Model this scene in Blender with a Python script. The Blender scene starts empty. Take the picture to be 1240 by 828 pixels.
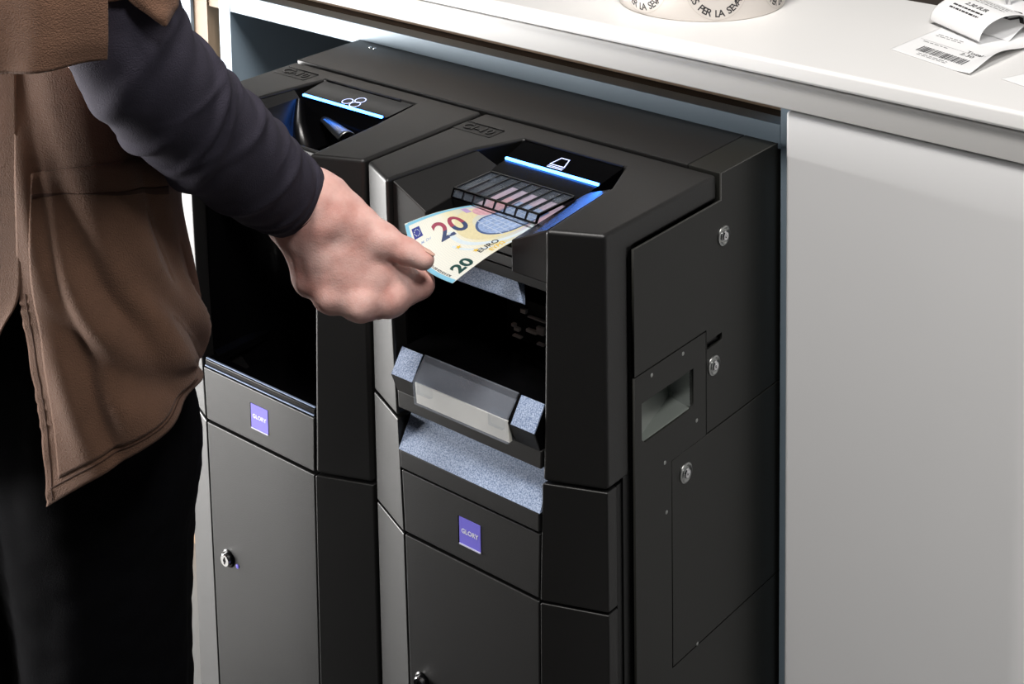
import bpy, bmesh, math
import numpy as np
from mathutils import Matrix, Vector

# ------------------------------------------------------------------ camera, world, lights
scene = bpy.context.scene
COL = scene.collection
CAM_POS = (0.76130, -1.18154, 1.30291)
CAM_RIGHT = (0.765675, 0.643018, -0.016455)
CAM_UP = (-0.066213, 0.104238, 0.992346)
CAM_FWD = (-0.639811, 0.758724, -0.122389)
cam_data = bpy.data.cameras.new('camera')
cam_data.sensor_width = 36.0
cam_data.sensor_fit = 'HORIZONTAL'
cam_data.lens = 2002.0 / 1240.0 * 36.0
cam_data.shift_x = 3.0 / 1240.0
cam_data.shift_y = -708.0 / 1240.0
cam_data.clip_start = 0.05
camera = bpy.data.objects.new('camera', cam_data)
COL.objects.link(camera)
_r, _u, _f = Vector(CAM_RIGHT), Vector(CAM_UP), Vector(CAM_FWD)
camera.matrix_world = Matrix(((_r.x, _u.x, -_f.x, CAM_POS[0]), (_r.y, _u.y, -_f.y, CAM_POS[1]),
                              (_r.z, _u.z, -_f.z, CAM_POS[2]), (0, 0, 0, 1)))
scene.camera = camera

world = bpy.data.worlds.new('world')
scene.world = world
world.use_nodes = True
world.node_tree.nodes['Background'].inputs['Color'].default_value = (0.80, 0.88, 1.0, 1)
world.node_tree.nodes['Background'].inputs['Strength'].default_value = 0.02

scene.view_settings.view_transform = 'Standard'
scene.view_settings.look = 'None'
scene.view_settings.exposure = 0.0
scene.view_settings.gamma = 1.0


def area_light(name, loc, target, size, size_y, power, color):
    d = bpy.data.lights.new(name, 'AREA')
    d.shape = 'RECTANGLE'
    d.size, d.size_y, d.energy, d.color = size, size_y, power, color
    o = bpy.data.objects.new(name, d)
    COL.objects.link(o)
    o.location = loc
    o.rotation_euler = (Vector(target) - Vector(loc)).to_track_quat('-Z', 'Y').to_euler()
    return o


# low light panel added at left for machine fronts, ceiling lamps over the counter
area_light('added_left_light', (-2.95, -1.25, 0.42), (-0.2, -0.25, 0.40), 2.8, 0.84, 385, (1.0, 0.985, 0.965))
area_light('ceiling_lamp', (0.05, -0.70, 2.60), (-0.15, -0.15, 0.7), 0.36, 0.36, 33, (1.0, 0.96, 0.92))
area_light('ceiling_lamp', (1.10, -0.90, 2.60), (0.45, 0.1, 0.6), 0.45, 0.45, 26, (1.0, 0.985, 0.975))

# ------------------------------------------------------------------ helpers


def lin(r, g, b):
    f = lambda c: (c / 255 / 12.92) if c / 255 <= 0.04045 else ((c / 255 + 0.055) / 1.055) ** 2.4
    return (f(r), f(g), f(b), 1.0)


def material(name, color, rough=0.5, metal=0.0, spec=0.5, bump=0.0, bump_scale=200.0, mottle=0.0, mottle_scale=12.0,
             emit=None, emit_strength=0.0, coat=0.0, rough_var=0.0, sheen=0.0):
    m = bpy.data.materials.new(name)
    m.use_nodes = True
    nt = m.node_tree
    b = nt.nodes['Principled BSDF']
    b.inputs['Base Color'].default_value = color
    b.inputs['Roughness'].default_value = rough
    b.inputs['Metallic'].default_value = metal
    b.inputs['Specular IOR Level'].default_value = spec
    b.inputs['Coat Weight'].default_value = coat
    if sheen:
        b.inputs['Sheen Weight'].default_value = sheen
    if emit:
        b.inputs['Emission Color'].default_value = emit
        b.inputs['Emission Strength'].default_value = emit_strength
    tc = nt.nodes.new('ShaderNodeTexCoord')
    if bump:
        n = nt.nodes.new('ShaderNodeTexNoise')
        n.inputs['Scale'].default_value = bump_scale
        n.inputs['Detail'].default_value = 3
        nt.links.new(tc.outputs['Object'], n.inputs['Vector'])
        bp = nt.nodes.new('ShaderNodeBump')
        bp.inputs['Strength'].default_value = bump
        bp.inputs['Distance'].default_value = 0.001
        nt.links.new(n.outputs['Fac'], bp.inputs['Height'])
        nt.links.new(bp.outputs['Normal'], b.inputs['Normal'])
    if mottle or rough_var:
        n = nt.nodes.new('ShaderNodeTexNoise')
        n.inputs['Scale'].default_value = mottle_scale
        n.inputs['Detail'].default_value = 5
        nt.links.new(tc.outputs['Object'], n.inputs['Vector'])
        if mottle:
            mx = nt.nodes.new('ShaderNodeMix')
            mx.data_type = 'RGBA'
            mx.inputs['A'].default_value = tuple(c * (1 - mottle) for c in color[:3]) + (1,)
            mx.inputs['B'].default_value = tuple(min(1, c * (1 + mottle)) for c in color[:3]) + (1,)
            nt.links.new(n.outputs['Fac'], mx.inputs['Factor'])
            nt.links.new(mx.outputs['Result'], b.inputs['Base Color'])
        if rough_var:
            mr = nt.nodes.new('ShaderNodeMapRange')
            mr.inputs['From Min'].default_value = 0.3
            mr.inputs['From Max'].default_value = 0.7
            mr.inputs['To Min'].default_value = rough - rough_var
            mr.inputs['To Max'].default_value = rough + rough_var
            nt.links.new(n.outputs['Fac'], mr.inputs['Value'])
            nt.links.new(mr.outputs['Result'], b.inputs['Roughness'])
    return m


def clear_material(name, tint, alpha, rough=0.08):
    m = bpy.data.materials.new(name)
    m.use_nodes = True
    nt = m.node_tree
    b = nt.nodes['Principled BSDF']
    b.inputs['Base Color'].default_value = tint
    b.inputs['Roughness'].default_value = rough
    b.inputs['Alpha'].default_value = alpha
    b.inputs['Specular IOR Level'].default_value = 0.6
    return m


def link_mesh(name, verts, faces, mat, parent=None, smooth=False, bevel=0.0, segments=2, solidify=0.0, angle=30):
    me = bpy.data.meshes.new(name)
    me.from_pydata([tuple(v) for v in verts], [], [tuple(f) for f in faces])
    bm = bmesh.new()
    bm.from_mesh(me)
    if not solidify:
        bmesh.ops.recalc_face_normals(bm, faces=bm.faces)
    bm.to_mesh(me)
    bm.free()
    if smooth:
        me.shade_smooth()
    me.materials.append(mat)
    o = bpy.data.objects.new(name, me)
    COL.objects.link(o)
    if parent:
        o.parent = parent
    if solidify:
        s = o.modifiers.new('solid', 'SOLIDIFY')
        s.thickness = solidify
        s.offset = 0
    if bevel:
        b = o.modifiers.new('bevel', 'BEVEL')
        b.width = bevel
        b.segments = segments
        b.limit_method = 'ANGLE'
        b.angle_limit = math.radians(angle)
        b.harden_normals = False
        me.shade_smooth()
        w = o.modifiers.new('wn', 'WEIGHTED_NORMAL')
        w.keep_sharp = True
    return o


def box(name, x0, x1, y0, y1, z0, z1, mat, parent=None, bevel=0.0, segments=2):
    v = [(x, y, z) for z in (z0, z1) for y in (y0, y1) for x in (x0, x1)]
    f = [(0, 1, 3, 2), (4, 5, 7, 6), (0, 1, 5, 4), (2, 3, 7, 6), (0, 2, 6, 4), (1, 3, 7, 5)]
    return link_mesh(name, v, f, mat, parent, bevel=bevel, segments=segments)


def loft(name, rings, mat, parent=None, bevel=0.0, segments=2, cap=True, closed=True, smooth=False, angle=30):
    n = len(rings[0])
    v = [p for r in rings for p in r]
    f = []
    for i in range(len(rings) - 1):
        for j in range(n if closed else n - 1):
            k = (j + 1) % n
            f.append((i * n + j, i * n + k, (i + 1) * n + k, (i + 1) * n + j))
    if cap:
        f.append(tuple(range(n)))
        f.append(tuple((len(rings) - 1) * n + j for j in range(n)))
    return link_mesh(name, v, f, mat, parent, bevel=bevel, segments=segments, smooth=smooth, angle=angle)


def plate(name, outlines, plane, at, thick, mat, parent=None, bevel=0.0):
    """flat plate with holes; outlines are lists of (a, b); plane 'x' -> (Y, Z), 'y' -> (X, Z), 'z' -> (X, Y)"""
    cu = bpy.data.curves.new(name, 'CURVE')
    cu.dimensions = '2D'
    cu.fill_mode = 'BOTH'
    cu.extrude = thick / 2
    cu.bevel_depth = bevel
    cu.offset = -bevel
    for pts in outlines:
        s = cu.splines.new('POLY')
        s.points.add(len(pts) - 1)
        for p, q in zip(s.points, pts):
            p.co = (q[0], q[1], 0, 1)
        s.use_cyclic_u = True
    tmp = bpy.data.objects.new('tmp', cu)
    me = bpy.data.meshes.new_from_object(tmp)
    bpy.data.objects.remove(tmp)
    bpy.data.curves.remove(cu)
    for v in me.vertices:
        a, b, c = v.co
        v.co = (at + c, a, b) if plane == 'x' else ((a, at + c, b) if plane == 'y' else (a, b, at + c))
    bm = bmesh.new()
    bm.from_mesh(me)
    bmesh.ops.recalc_face_normals(bm, faces=bm.faces)
    bm.to_mesh(me)
    bm.free()
    me.name = name
    me.materials.clear()
    me.materials.append(mat)
    o = bpy.data.objects.new(name, me)
    COL.objects.link(o)
    if parent:
        o.parent = parent
    return o


def lathe(name, profile, center, axis, mat, parent=None, seg=32, smooth=True):
    """profile of (radius, height) turned round the axis 'x', 'y' or 'z'; height runs along +axis"""
    v, f = [], []
    n = len(profile)
    for i in range(seg):
        a = 2 * math.pi * i / seg
        for r, h in profile:
            p, q = r * math.cos(a), r * math.sin(a)
            w = {'x': (h, p, q), 'y': (p, h, q), 'z': (p, q, h)}[axis]
            v.append(tuple(c + d for c, d in zip(center, w)))
    for i in range(seg):
        k = (i + 1) % seg
        for j in range(n - 1):
            f.append((i * n + j, k * n + j, k * n + j + 1, i * n + j + 1))
    f.append(tuple(i * n for i in range(seg)))
    f.append(tuple(i * n + n - 1 for i in range(seg)))
    o = link_mesh(name, v, f, mat, parent, smooth=smooth)
    if smooth:
        o.data.set_sharp_from_angle(angle=math.radians(35))
    return o


def text_mesh(text, size, bold=0.0, shear=0.0, spacing=1.0):
    """centred text as (verts, faces) in its own plane"""
    cu = bpy.data.curves.new('t', 'FONT')
    cu.body = text
    cu.size = size
    cu.offset = bold
    cu.shear = shear
    cu.space_character = spacing
    cu.align_x = 'CENTER'
    cu.align_y = 'CENTER'
    cu.resolution_u = 4
    o = bpy.data.objects.new('t', cu)
    me = bpy.data.meshes.new_from_object(o)
    v = [tuple(p.co) for p in me.vertices]
    f = [tuple(p.vertices) for p in me.polygons]
    bpy.data.objects.remove(o)
    bpy.data.curves.remove(cu)
    bpy.data.meshes.remove(me)
    return v, f


def print_on(name, vf, place, mat, parent):
    """lays printed marks on a surface: place(a, b) -> point"""
    v, f = vf
    return link_mesh(name, [place(p[0], p[1]) for p in v], f, mat, parent, solidify=0.00002)


def grid_rect(a0, a1, b0, b1, n=6, m=6):
    v = [(a0 + (a1 - a0) * i / n, b0 + (b1 - b0) * j / m) for j in range(m + 1) for i in range(n + 1)]
    f = [(j * (n + 1) + i, j * (n + 1) + i + 1, (j + 1) * (n + 1) + i + 1, (j + 1) * (n + 1) + i)
         for j in range(m) for i in range(n)]
    return v, f


def merge(*vfs):
    V, F = [], []
    for v, f in vfs:
        k = len(V)
        V += [tuple(p) for p in v]
        F += [tuple(i + k for i in q) for q in f]
    return V, F


def shift(vf, a, b, rot=0.0):
    c, s = math.cos(rot), math.sin(rot)
    return [(a + p[0] * c - p[1] * s, b + p[0] * s + p[1] * c) for p in vf[0]], vf[1]


def empty(name, loc, label, cat, group=None):
    o = bpy.data.objects.new(name, None)
    o.empty_display_size = 0.05
    COL.objects.link(o)
    o.location = loc
    o['label'] = label
    o['category'] = cat
    if group:
        o['group'] = group
    return o


def adopt(parent):
    """children were built in world coordinates: keep them where they are"""
    bpy.context.view_layer.update()
    inv = parent.matrix_world.inverted()
    for c in parent.children:
        c.matrix_parent_inverse = inv


def tag(o, label, cat, group=None):
    o['label'] = label
    o['category'] = cat
    if group:
        o['group'] = group
    return o


def structure(o, label=None, cat=None):
    o['kind'] = 'structure'
    if label:
        o['label'] = label
    if cat:
        o['category'] = cat
    return o


def catmull(pts, n):
    P = np.array(pts, float)
    P = np.vstack([2 * P[0] - P[1], P, 2 * P[-1] - P[-2]])
    out = []
    m = len(P) - 3
    for t in np.linspace(0, m, n):
        i = min(int(t), m - 1)
        u = t - i
        a, b, c, d = P[i:i + 4]
        out.append(0.5 * (2 * b + (c - a) * u + (2 * a - 5 * b + 4 * c - d) * u * u + (3 * b - a - 3 * c + d) * u ** 3))
    return np.array(out)


# smooth signed-distance modelling for bodies and cloth
def cone_sdf(P, a, b, ra, rb, flat=None):
    a, b = np.array(a, float), np.array(b, float)
    ab = b - a
    t = np.clip(((P - a) @ ab) / max(ab @ ab, 1e-12), 0, 1)
    d = P - (a + t[..., None] * ab)
    if flat is not None:
        ax, k = np.array(flat[0], float), flat[1]
        ax = ax / np.linalg.norm(ax)
        d = d + (d @ ax)[..., None] * ax * (k - 1)
    return np.linalg.norm(d, axis=-1) - (ra + (rb - ra) * t)


def smin(a, b, k):
    h = np.clip(0.5 + 0.5 * (b - a) / k, 0, 1)
    return b + (a - b) * h - k * h * (1 - h)


def surface_nets(fn, lo, hi, step):
    lo, hi = np.array(lo, float), np.array(hi, float)
    ax = [np.arange(lo[i], hi[i] + step, step) for i in range(3)]
    n = [len(a) for a in ax]
    vals = np.empty(n, np.float32)
    gy, gz = np.meshgrid(ax[1], ax[2], indexing='ij')
    for i0 in range(0, n[0], 24):
        xs = ax[0][i0:i0 + 24]
        P = np.empty((len(xs), n[1], n[2], 3))
        P[..., 0] = xs[:, None, None]
        P[..., 1] = gy
        P[..., 2] = gz
        vals[i0:i0 + 24] = fn(P)
    c = [(i, j, k) for i in (0, 1) for j in (0, 1) for k in (0, 1)]
    m = [q - 1 for q in n]
    sl = lambda o: vals[o[0]:o[0] + m[0], o[1]:o[1] + m[1], o[2]:o[2] + m[2]]
    acc = np.zeros(m + [3], np.float32)
    cnt = np.zeros(m, np.float32)
    for a in c:
        for d in range(3):
            if a[d]:
                continue
            b = list(a)
            b[d] = 1
            va, vb = sl(a), sl(b)
            cr = (va < 0) != (vb < 0)
            t = np.where(cr, va / np.where(cr, va - vb, 1), 0)
            for e in range(3):
                acc[..., e] += np.where(cr, a[e] + (t if e == d else 0), 0)
            cnt += cr
    act = cnt > 0
    idx = -np.ones(m, np.int64)
    idx[act] = np.arange(act.sum())
    ijk = np.argwhere(act)
    V = lo + (ijk + acc[act] / cnt[act][:, None]) * step
    F = []
    for d in range(3):
        e, g = (d + 1) % 3, (d + 2) % 3
        s0 = [slice(1, m[q]) for q in range(3)]
        s0[d] = slice(0, m[d])
        s1 = list(s0)
        s1[d] = slice(1, m[d] + 1)
        v0, v1 = vals[tuple(s0)], vals[tuple(s1)]
        for sign in (0, 1):
            q = np.argwhere((v0 < 0) & (v1 >= 0) if sign == 0 else (v0 >= 0) & (v1 < 0))
            if not len(q):
                continue
            off = np.ones(3, int)
            off[d] = 0
            q = q + off
            de, dg = np.eye(3, dtype=int)[e], np.eye(3, dtype=int)[g]
            quad = np.stack([idx[tuple(p.T)] for p in (q - de - dg, q - dg, q, q - de)], 1)
            F.append(quad if sign == 0 else quad[:, ::-1])
    return V, np.vstack(F)


def noise3(P, seed=0):
    """cheap smooth noise from sines"""
    r = np.random.RandomState(seed)
    out = np.zeros(P.shape[:-1])
    for _ in range(7):
        k = r.normal(size=3)
        out += np.sin(P @ k + r.uniform(0, 6.28))
    return out / 7 ** 0.5


# ------------------------------------------------------------------ materials
def fleck_sheen_material():
    m = material('fleck_plastic_blue_sheen', lin(130, 148, 178), 0.45)  # blue-grey stands for light reflected by black speckled plastic
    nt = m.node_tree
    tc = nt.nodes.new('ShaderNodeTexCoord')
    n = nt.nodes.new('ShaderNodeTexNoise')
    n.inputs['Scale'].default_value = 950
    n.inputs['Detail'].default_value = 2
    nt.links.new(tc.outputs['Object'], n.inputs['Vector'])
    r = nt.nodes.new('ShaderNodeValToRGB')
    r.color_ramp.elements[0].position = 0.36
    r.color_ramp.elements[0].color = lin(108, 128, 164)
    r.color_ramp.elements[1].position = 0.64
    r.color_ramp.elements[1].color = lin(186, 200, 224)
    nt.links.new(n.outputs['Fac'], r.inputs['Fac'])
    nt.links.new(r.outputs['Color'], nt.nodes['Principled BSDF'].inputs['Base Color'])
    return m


M = {}
M['plastic'] = material('charcoal_plastic', lin(23, 22.4, 22), 0.46, spec=0.62, bump=0.12, bump_scale=900, mottle=0.12, mottle_scale=20)
M['plastic_dark'] = material('black_plastic', lin(18, 18, 18), 0.42, spec=0.35, bump=0.08, bump_scale=900)
M['display'] = material('display_glass', lin(5, 5, 6), 0.14, spec=0.10)
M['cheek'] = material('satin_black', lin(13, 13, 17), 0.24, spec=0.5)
M['gloss'] = material('gloss_black', lin(7, 7, 8), 0.22, spec=0.22)
M['bay'] = material('bay_black', lin(9, 9, 9), 0.35, spec=0.3)
M['panel'] = material('painted_steel', lin(34, 34, 31), 0.45, spec=0.4, bump=0.05, bump_scale=500)
M['fleck_sheen'] = fleck_sheen_material()
M['chrome'] = material('chrome', (0.75, 0.75, 0.76, 1), 0.16, metal=1.0)
M['steel'] = material('brushed_steel', (0.42, 0.43, 0.42, 1), 0.32, metal=1.0)
M['rim'] = material('rim_glint', lin(150, 166, 196), 0.3)  # pale blue painted in for light caught by the cup lip
M['tab'] = material('tab_glint', lin(214, 210, 205), 0.3)  # pale colour stands for glints in the bay
M['pocket'] = material('zinc_steel', lin(136, 142, 136), 0.35, metal=0.2)
M['led'] = material('blue_led', (0.1, 0.3, 1, 1), emit=(0.05, 0.24, 1.0, 1), emit_strength=13.0)
M['led_icon'] = material('icon_light', (0.5, 0.6, 1, 1), emit=(0.55, 0.62, 1.0, 1), emit_strength=1.3)
M['badge'] = material('violet_badge', lin(122, 114, 218), 0.35, spec=0.4)
M['badge_edge'] = material('badge_edge', lin(205, 205, 225), 0.35)
M['white_print'] = material('white_print', lin(235, 235, 245), 0.4)
M['clear'] = clear_material('clear_plastic', (0.30, 0.36, 0.45, 1), 0.10, 0.05)
M['smoke'] = clear_material('smoked_clear_plastic', (0.55, 0.60, 0.70, 1), 0.15, 0.08)
M['cream'] = material('cream_plastic', lin(246, 241, 231), 0.5, mottle=0.12, mottle_scale=60)
M['counter'] = material('white_worktop', lin(234, 233, 231), 0.4, mottle=0.02, mottle_scale=5)
M['cabinet'] = material('white_lacquer', lin(243, 243, 243), 0.5, mottle=0.03, mottle_scale=6)
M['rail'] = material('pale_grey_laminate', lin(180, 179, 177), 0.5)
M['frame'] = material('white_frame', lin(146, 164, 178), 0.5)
M['tan'] = material('tan_board', lin(150, 124, 98), 0.6, mottle=0.15, mottle_scale=30)
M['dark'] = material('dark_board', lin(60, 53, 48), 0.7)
M['floor'] = material('pale_floor', lin(140, 136, 131), 0.5, mottle=0.05)
M['floor_darkened'] = material('darkened_floor', lin(42, 41, 40), 0.6, mottle=0.1)  # darkened to keep reflections in the machine fronts low
M['black_wall'] = material('black_wall', lin(16, 16, 18), 0.7)
M['paper'] = material('receipt_paper', lin(244, 244, 244), 0.6)
M['ink'] = material('receipt_ink', lin(45, 43, 45), 0.6)
M['ink_grey'] = material('faded_ink', lin(120, 118, 120), 0.6)
M['roll'] = material('label_paper', lin(226, 219, 212), 0.5)
M['roll_line'] = material('label_cut_line', lin(206, 198, 190), 0.5)
M['roll_logo'] = material('logo_ink', lin(160, 140, 122), 0.5)
M['apron'] = material('brown_cotton', lin(116, 83, 63), 0.85, bump=0.9, bump_scale=900, mottle=0.22, mottle_scale=60, sheen=0.12)
M['seam'] = material('brown_stitching', lin(74, 50, 38), 0.9)
M['shirt'] = material('black_jersey', lin(58, 55, 66), 0.9, bump=0.6, bump_scale=900, mottle=0.25, mottle_scale=60, spec=0.2)
M['trousers'] = material('black_denim', lin(13, 13, 16), 0.9, bump=0.6, bump_scale=900, mottle=0.5, mottle_scale=25, spec=0.08)
M['shoe'] = material('black_leather', lin(20, 19, 19), 0.4)
M['hair'] = material('dark_hair', lin(38, 28, 22), 0.55, bump=0.6, bump_scale=300)
M['nail'] = material('finger_nail', lin(222, 178, 160), 0.3)


def skin_material():
    m = material('skin', lin(205, 150, 126), 0.52, spec=0.35)
    nt = m.node_tree
    b = nt.nodes['Principled BSDF']
    tc = nt.nodes.new('ShaderNodeTexCoord')
    n1 = nt.nodes.new('ShaderNodeTexNoise')
    n1.inputs['Scale'].default_value = 38
    n1.inputs['Detail'].default_value = 6
    nt.links.new(tc.outputs['Object'], n1.inputs['Vector'])
    rp = nt.nodes.new('ShaderNodeValToRGB')
    rp.color_ramp.elements[0].position = 0.32
    rp.color_ramp.elements[0].color = lin(208, 153, 142)
    rp.color_ramp.elements[1].position = 0.68
    rp.color_ramp.elements[1].color = lin(238, 199, 189)
    nt.links.new(n1.outputs['Fac'], rp.inputs['Fac'])
    nt.links.new(rp.outputs['Color'], b.inputs['Base Color'])
    n2 = nt.nodes.new('ShaderNodeTexVoronoi')
    n2.inputs['Scale'].default_value = 700
    nt.links.new(tc.outputs['Object'], n2.inputs['Vector'])
    n3 = nt.nodes.new('ShaderNodeTexNoise')
    n3.inputs['Scale'].default_value = 120
    n3.inputs['Detail'].default_value = 5
    nt.links.new(tc.outputs['Object'], n3.inputs['Vector'])
    ad = nt.nodes.new('ShaderNodeMath')
    ad.operation = 'MULTIPLY_ADD'
    nt.links.new(n2.outputs['Distance'], ad.inputs[0])
    ad.inputs[1].default_value = 0.25
    nt.links.new(n3.outputs['Fac'], ad.inputs[2])
    bp = nt.nodes.new('ShaderNodeBump')
    bp.inputs['Strength'].default_value = 0.35
    bp.inputs['Distance'].default_value = 0.0012
    nt.links.new(ad.outputs[0], bp.inputs['Height'])
    nt.links.new(bp.outputs['Normal'], b.inputs['Normal'])
    b.inputs['Subsurface Weight'].default_value = 0.12
    b.inputs['Subsurface Radius'].default_value = (0.012, 0.005, 0.003)
    return m


M['skin'] = skin_material()

# ------------------------------------------------------------------ the setting
structure(box('floor', -3.2, -0.52, -3.2, 2.6, -0.05, 0.0, M['floor']), 'pale grey floor at the left of the counter', 'floor')
structure(box('floor', -0.52, 3.0, -3.2, 2.6, -0.05, 0.0, M['floor_darkened']), 'floor in front of the machines, darkened to dim their reflections', 'floor')  # unseen floor zone made dark so the machines reflect less
structure(box('wall_back', -3.2, 3.0, 0.90, 0.95, 0.0, 2.9, M['black_wall']), 'dark wall behind the counter', 'wall')

# counter carcass: white frame round the niche the machines slide into
fr = empty('machine_niche', (-0.39, 0.12, 0.0), 'white cabinet frame around the open niche behind the black machines', 'niche')
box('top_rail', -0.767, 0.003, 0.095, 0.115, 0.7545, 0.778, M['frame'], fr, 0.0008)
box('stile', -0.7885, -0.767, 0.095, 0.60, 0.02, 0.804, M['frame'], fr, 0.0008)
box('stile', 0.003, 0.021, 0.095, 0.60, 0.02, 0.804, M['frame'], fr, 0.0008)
box('back_panel', -0.767, 0.003, 0.60, 0.612, 0.02, 0.804, M['dark'], fr)
box('ceiling_panel', -0.767, 0.003, 0.115, 0.60, 0.766, 0.778, M['dark'], fr)
box('channel_back', -0.767, 0.003, 0.128, 0.138, 0.7785, 0.812, M['tan'], fr)
adopt(fr)

slab = box('countertop', -1.6, 1.5, 0.062, 0.316, 0.8335, 0.850, M['counter'], None, 0.0036, 4)
tag(slab, 'long white worktop with a rounded front edge above the cabinets', 'countertop')
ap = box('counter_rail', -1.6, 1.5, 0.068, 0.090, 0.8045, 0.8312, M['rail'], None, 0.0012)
tag(ap, 'pale rail running under the front edge of the white worktop', 'rail')
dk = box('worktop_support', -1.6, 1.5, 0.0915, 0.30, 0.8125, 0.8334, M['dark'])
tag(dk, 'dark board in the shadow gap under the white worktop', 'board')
cab = empty('cabinet', (0.41, 0.2, 0.0), 'counter cabinet with a large plain white door right of the black machines', 'cabinet')
box('door', 0.0215, 0.80, 0.072, 0.092, 0.07, 0.8015, M['cabinet'], cab, 0.004, 4)
box('body', 0.024, 1.4, 0.094, 0.30, 0.0, 0.80, M['dark'], cab)
adopt(cab)
cab2 = empty('cabinet', (-1.2, 0.1, 0.0), 'white cabinet front with a tan plinth left of the niche, behind the person', 'cabinet')
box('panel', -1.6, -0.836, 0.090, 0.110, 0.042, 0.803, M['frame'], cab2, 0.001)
box('plinth', -1.6, -0.8357, 0.112, 0.128, 0.0, 0.05, M['tan'], cab2)
adopt(cab2)
lt = empty('wooden_upright', (-0.823, 0.10, 0.0), 'narrow tan wooden upright between the white panel and the niche', 'upright')
box('board', -0.8355, -0.8095, 0.094, 0.30, 0.0, 0.803, M['tan'], lt)
box('cross_piece', -0.8095, -0.7887, 0.096, 0.13, 0.755, 0.803, M['tan'], lt)
adopt(lt)
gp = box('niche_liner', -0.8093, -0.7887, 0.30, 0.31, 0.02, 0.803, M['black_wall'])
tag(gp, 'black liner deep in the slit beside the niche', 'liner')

# ------------------------------------------------------------------ cash machines
HALF = 0.134


def half(z):
    """half width of the centre front at height z: the pillars widen towards the ground"""
    return float(np.interp(z, [0.0, 0.30, 0.43, 0.54, 0.62, 0.758], [0.0745, 0.0775, 0.0790, 0.0830, 0.0862, 0.0895]))


def pillar(root, cx, side, z0, z1, yback, name='pillar'):
    rings = []
    for z in np.linspace(z0, z1, 6):
        h = half(z)
        rings.append([(cx + side * HALF, -0.165, z), (cx + side * h, -0.187, z), (cx + side * h, -0.145, z),
                      (cx + side * HALF, yback, z)])
    return loft(name, rings, M['plastic'], root, 0.0012, 2, angle=40)


def hood(root, cx, z0, mouth, inset=0.0):
    """U-shaped hood: two pillars joined by the flat top behind the mouth"""
    rings = []
    lv = [(z, 0.0) for z in [z0] + list(np.linspace(z0 + 0.02, 0.70, 6))] + [(0.7270, 0.5), (0.7356, 0.62), (0.758, 1.0)]
    for z, t in lv:
        h = half(z)
        low = [(h, -0.187), (h, -0.10), (h, -0.028)]
        inner = [(a * (1 - t) + c * t, b * (1 - t) + d * t) for (a, b), (c, d) in zip(low, mouth)]
        k = inset if z < 0.730 else 0.0
        r = [(cx - HALF, -0.165, z)] + [(cx - a, b, z) for a, b in inner] + [(cx + a, b, z) for a, b in inner[::-1]]
        r += [(cx + HALF, -0.165, z), (cx + HALF, -0.134, z), (cx + HALF - k, -0.127, z), (cx + HALF - k, -0.001, z), (cx - HALF, -0.001, z)]
        rings.append(r)
    return loft('hood', rings, M['plastic'], root, 0.0036, 4, angle=40)


def cheek(root, cx, side, yf, yb, of, ob, inner, z_in=0.737, z_back=0.7455, z_bot=0.7095):
    """sloping flank of the mouth, shallower towards the back"""
    rings = []
    for y, o, zi in ((yf, of, z_in), (yb, ob, z_back)):
        rings.append([(cx + side * o, y, 0.7560), (cx + side * inner, y, zi), (cx + side * inner, y, z_bot), (cx + side * o, y, z_bot)])
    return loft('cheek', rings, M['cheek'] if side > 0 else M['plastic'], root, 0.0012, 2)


def lock(root, x, y, z, name='lock', dot=True):
    k = lathe(name, [(0.0092, 0.003), (0.0092, -0.0005), (0.0078, -0.0015), (0.0, -0.0015)], (x, y, z), 'y', M['gloss'], root, 32)
    lathe('lock_barrel', [(0.0066, 0.002), (0.0066, -0.0045), (0.0058, -0.0056), (0.0022, -0.0056), (0.0018, -0.003), (0, -0.003)],
          (x, y, z), 'y', M['chrome'], k, 28)
    box('keyway', x - 0.0007, x + 0.0007, y - 0.0060, y - 0.004, z - 0.0035, z + 0.0035, M['gloss'], k)
    if dot:
        lathe('lock_lamp', [(0.0024, 0.001), (0.0022, -0.0008), (0.0, -0.0012)], (x + 0.0135, y, z - 0.003), 'y', M['badge'], root, 18)
    return k


def badge(root, x, z, y):
    """violet square set into the front panel, lettered in white"""
    s = 0.0122
    b = box('badge', x - s, x + s, y - 0.0004, y + 0.003, z - s, z + s, M['badge'], root)
    b['label'] = 'violet square badge lettered GLORY in white'
    box('badge_rim', x - s, x + s, y - 0.0010, y + 0.002, z - s - 0.0012, z - s, M['badge_edge'], b)
    box('badge_shadow_gap', x - s - 0.0014, x - s, y - 0.0003, y + 0.002, z - s - 0.001, z + s, M['gloss'], b)
    v, f = text_mesh('GLORY', 0.0058, 0.00012, spacing=1.05)
    link_mesh('lettering', [(x + p[0], y - 0.00055, z + p[1]) for p in v], f, M['white_print'], b, solidify=0.0001)
    return b


def emblem(root, x, y, z):
    """embossed model mark on the hood"""
    fr_ = plate('emblem', [[(x - 0.023, y - 0.0105), (x + 0.023, y - 0.0105), (x + 0.023, y + 0.0105), (x - 0.023, y + 0.0105)]],
                'z', z + 0.0001, 0.0006, M['plastic_dark'], root)
    box('emblem_bar', x - 0.022, x + 0.023, y + 0.0105, y + 0.0118, z, z + 0.0012, M['plastic'], fr_)
    v, f = text_mesh('CI-10', 0.0165, 0.0002, spacing=1.0)
    link_mesh('emblem_lettering', [(x + p[0], y + p[1], z + 0.0008) for p in v], f, M['plastic'], fr_, solidify=0.0008)


def front_panel(root, cx, z0, z1, name, y=-0.1868, gap=0.0012):
    r = []
    for z, g in ((z0 + gap, 0), (z1 - gap, 0)):
        h = half(z) - 0.0016
        r.append([(cx - h, y, z), (cx + h, y, z), (cx + h, y + 0.02, z), (cx - h, y + 0.02, z)])
    return loft(name, r, M['plastic'], root, 0.0011, 2)


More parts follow.
